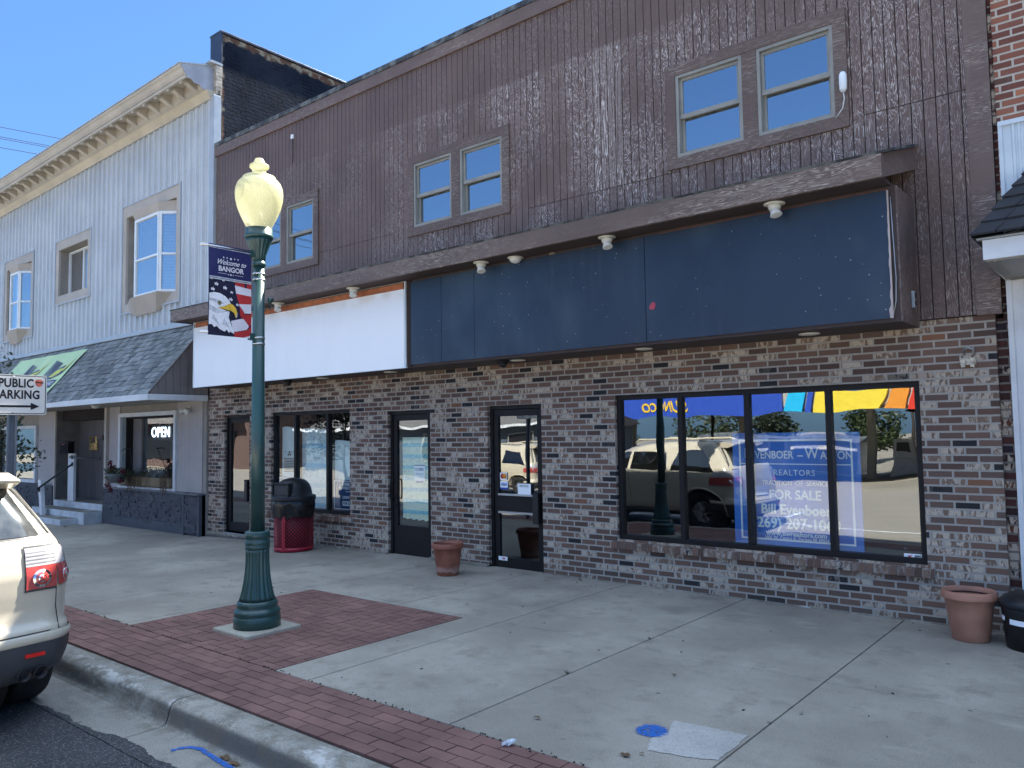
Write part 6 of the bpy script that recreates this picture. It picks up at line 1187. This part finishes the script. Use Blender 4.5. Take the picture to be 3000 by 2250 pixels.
for i, (x, y) in enumerate(((-17.2, -37.4), (-10.6, -37.4), (-7.2, -37.4))):
    t = thing('fuel_pump', ('white fuel pump under the canopy, farthest left', 'white fuel pump in the middle under the canopy', 'white fuel pump nearest the right end of the canopy')[i], 'fuel pump', (0, 0, 0), 'fuel pumps under the canopy'); z = gf(y)
    m = MB(); m.box(x-.45, x+.45, y-.25, y+.25, z, z+.7); m.box(x-.5, x+.5, y-.27, y+.27, z+.72, z+1.9); m.build('body', mWhiteP, t, .03); m = MB(); m.box(x-.35, x+.35, y+.271, y+.29, z+1.1, z+1.7); m.build('screen', mBlack, t); at(t, (x, y, z))
t = thing('white_shop', 'low white clapboard building behind the fuel pumps, mirrored at the right of the big window', 'building'); m = MB(); m.box(-10.5, 3, -48, -40, -1, 2.35); m.build('wall', mWhiteP, t)
m = MB(); [m.box(-10.5, 3, -40+.001, -39.985, -.6+.22*k, -.6+.22*k+.012) for k in range(13)]; m.build('siding_lines', mGrey, t); m = MB(); m.prism([(-39.5, 2.35), (-44, 3.2), (-48.5, 2.35)], 'x', -11, 3.4); m.build('roof', mFlash, t); m = MB(); m.box(-10.2, -9.5, -39.99, -39.9, -.9, 1.2); m.box(-7.5, -6.7, -39.99, -39.9, -.9, 1.2); m.build('door', mGreyP, t); m = MB(); m.box(-10.4, -8.3, -39.98, -39.93, 1.25, 2.2); m.build('painted_panel', plain('mural_blue', (.10, .32, .5), .6, .5, 1.2), t); at(t, (-5, -44, -1))
t = thing('slate_blue_house', 'slate blue single storey building with dark windows, mirrored in the right door', 'building'); m = MB(); m.box(-42, -22.8, -30, -22.2, -1, 2.2); m.build('wall', plain('slate_blue_boards', (.07, .095, .12), .7, .1), t); m = MB(); m.prism([(-21.7, 2.15), (-26, 3.1), (-30.5, 2.15)], 'x', -42.5, -22.4); m.build('roof', plain('grey_roof', (.14, .135, .13), .9), t); MB().box(-42.5, -22.4, -21.75, -21.68, 2.05, 2.2).build('eave', mWhiteP, t)
for x in (-34.5, -30.3, -27.2, -24.2): f = MB().frame(x-.6, x+.6, .2, 1.7, .07, -22.19, -22.12).build('window', mSash, t); MB().box(x-.55, x+.55, -22.18, -22.15, .25, 1.65).build('pane', mBlack, f)
at(t, (-30, -25, -1))
t = thing('brick_shop', 'red brick shop far along the street, mirrored in the left shop window', 'building'); m = MB(); m.box(-75, -50, -36, -24, -1, 4.2); m.build('wall', plain('dull_brown_brick', (.11, .07, .06), .8), t); MB().box(-75, -52, -24, -23.0, 3.0, 3.5).build('awning', plain('grey_awning', (.22, .20, .19), .6), t); MB().box(-72, -53, -23.99, -23.95, 0, 2.1).build('window', mBlack, t); at(t, (-58, -30, -1))
t = thing('storage_building', 'long low cream storage building far behind the fuel canopy', 'building'); MB().box(-29, -16, -52, -48, -1.3, .75).build('wall', plain('cream_wall_paint', (.5, .46, .38), .8), t); m = MB(); [m.box(-28+2.6*k, -26.3+2.6*k, -47.99, -47.95, -1.2, .3) for k in range(5)]; m.build('door', mGreyP, t); MB().prism([(-47.6, .75), (-50, 1.15), (-52.4, .75)], 'x', -29.3, -15.7).build('roof', mFlash, t); at(t, (-22, -50, -1.3))
t = thing('cream_shed', 'small cream shed in the distance, mirrored above the SUV roof', 'shed'); MB().box(-33, -30.5, -62, -60, -1.3, .9).build('wall', plain('cream_wall', (.55, .48, .35), .8), t); MB().prism([(-59.7, .9), (-61, 1.4), (-62.3, .9)], 'x', -33.3, -30.2).build('roof', mFlash, t); at(t, (-32, -61, -1.3))
pole(-24.5, -44, -1, 9.5, 'weathered utility pole across the street, mirrored in the left pane'); pole(-15.5, -62, -1.3, 9, 'utility pole among the far trees, mirrored in the big window')
rn = random.Random(77)
TL = [('tall dark tree far across the street, %s' % s) for s in ('leftmost', 'second from left', 'third from left', 'fourth from left', 'fifth from left', 'middle', 'right of the middle', 'fourth from right', 'third from right', 'second from right', 'rightmost')]
for i in range(11):
    x = lerp(-78, 2, i/10)+rn.uniform(-2, 2); y = -70+rn.uniform(-4, 4); h = rn.uniform(4.6, 6.2) if i < 7 else rn.uniform(3.8, 5)
    tree('far_tree', TL[i], x, y, -1.5, h, h*.62, .22, 3200, .34, (mTL2, mTL)[i % 2], 100+i, 'trees beyond the fuel station', 16, .8, .25)
# painted parking lines on the lot
m = MB()
for x in (-3.2, -6.2, -9.4, .2): m.box(x, x+.1, -9.6, -7.6, -.146, -.1455)
m.box(-9.5, 3, -7.6, -7.5, -.146, -.1452); tag(m.build('parking_lines', mWhiteP), kind='structure')
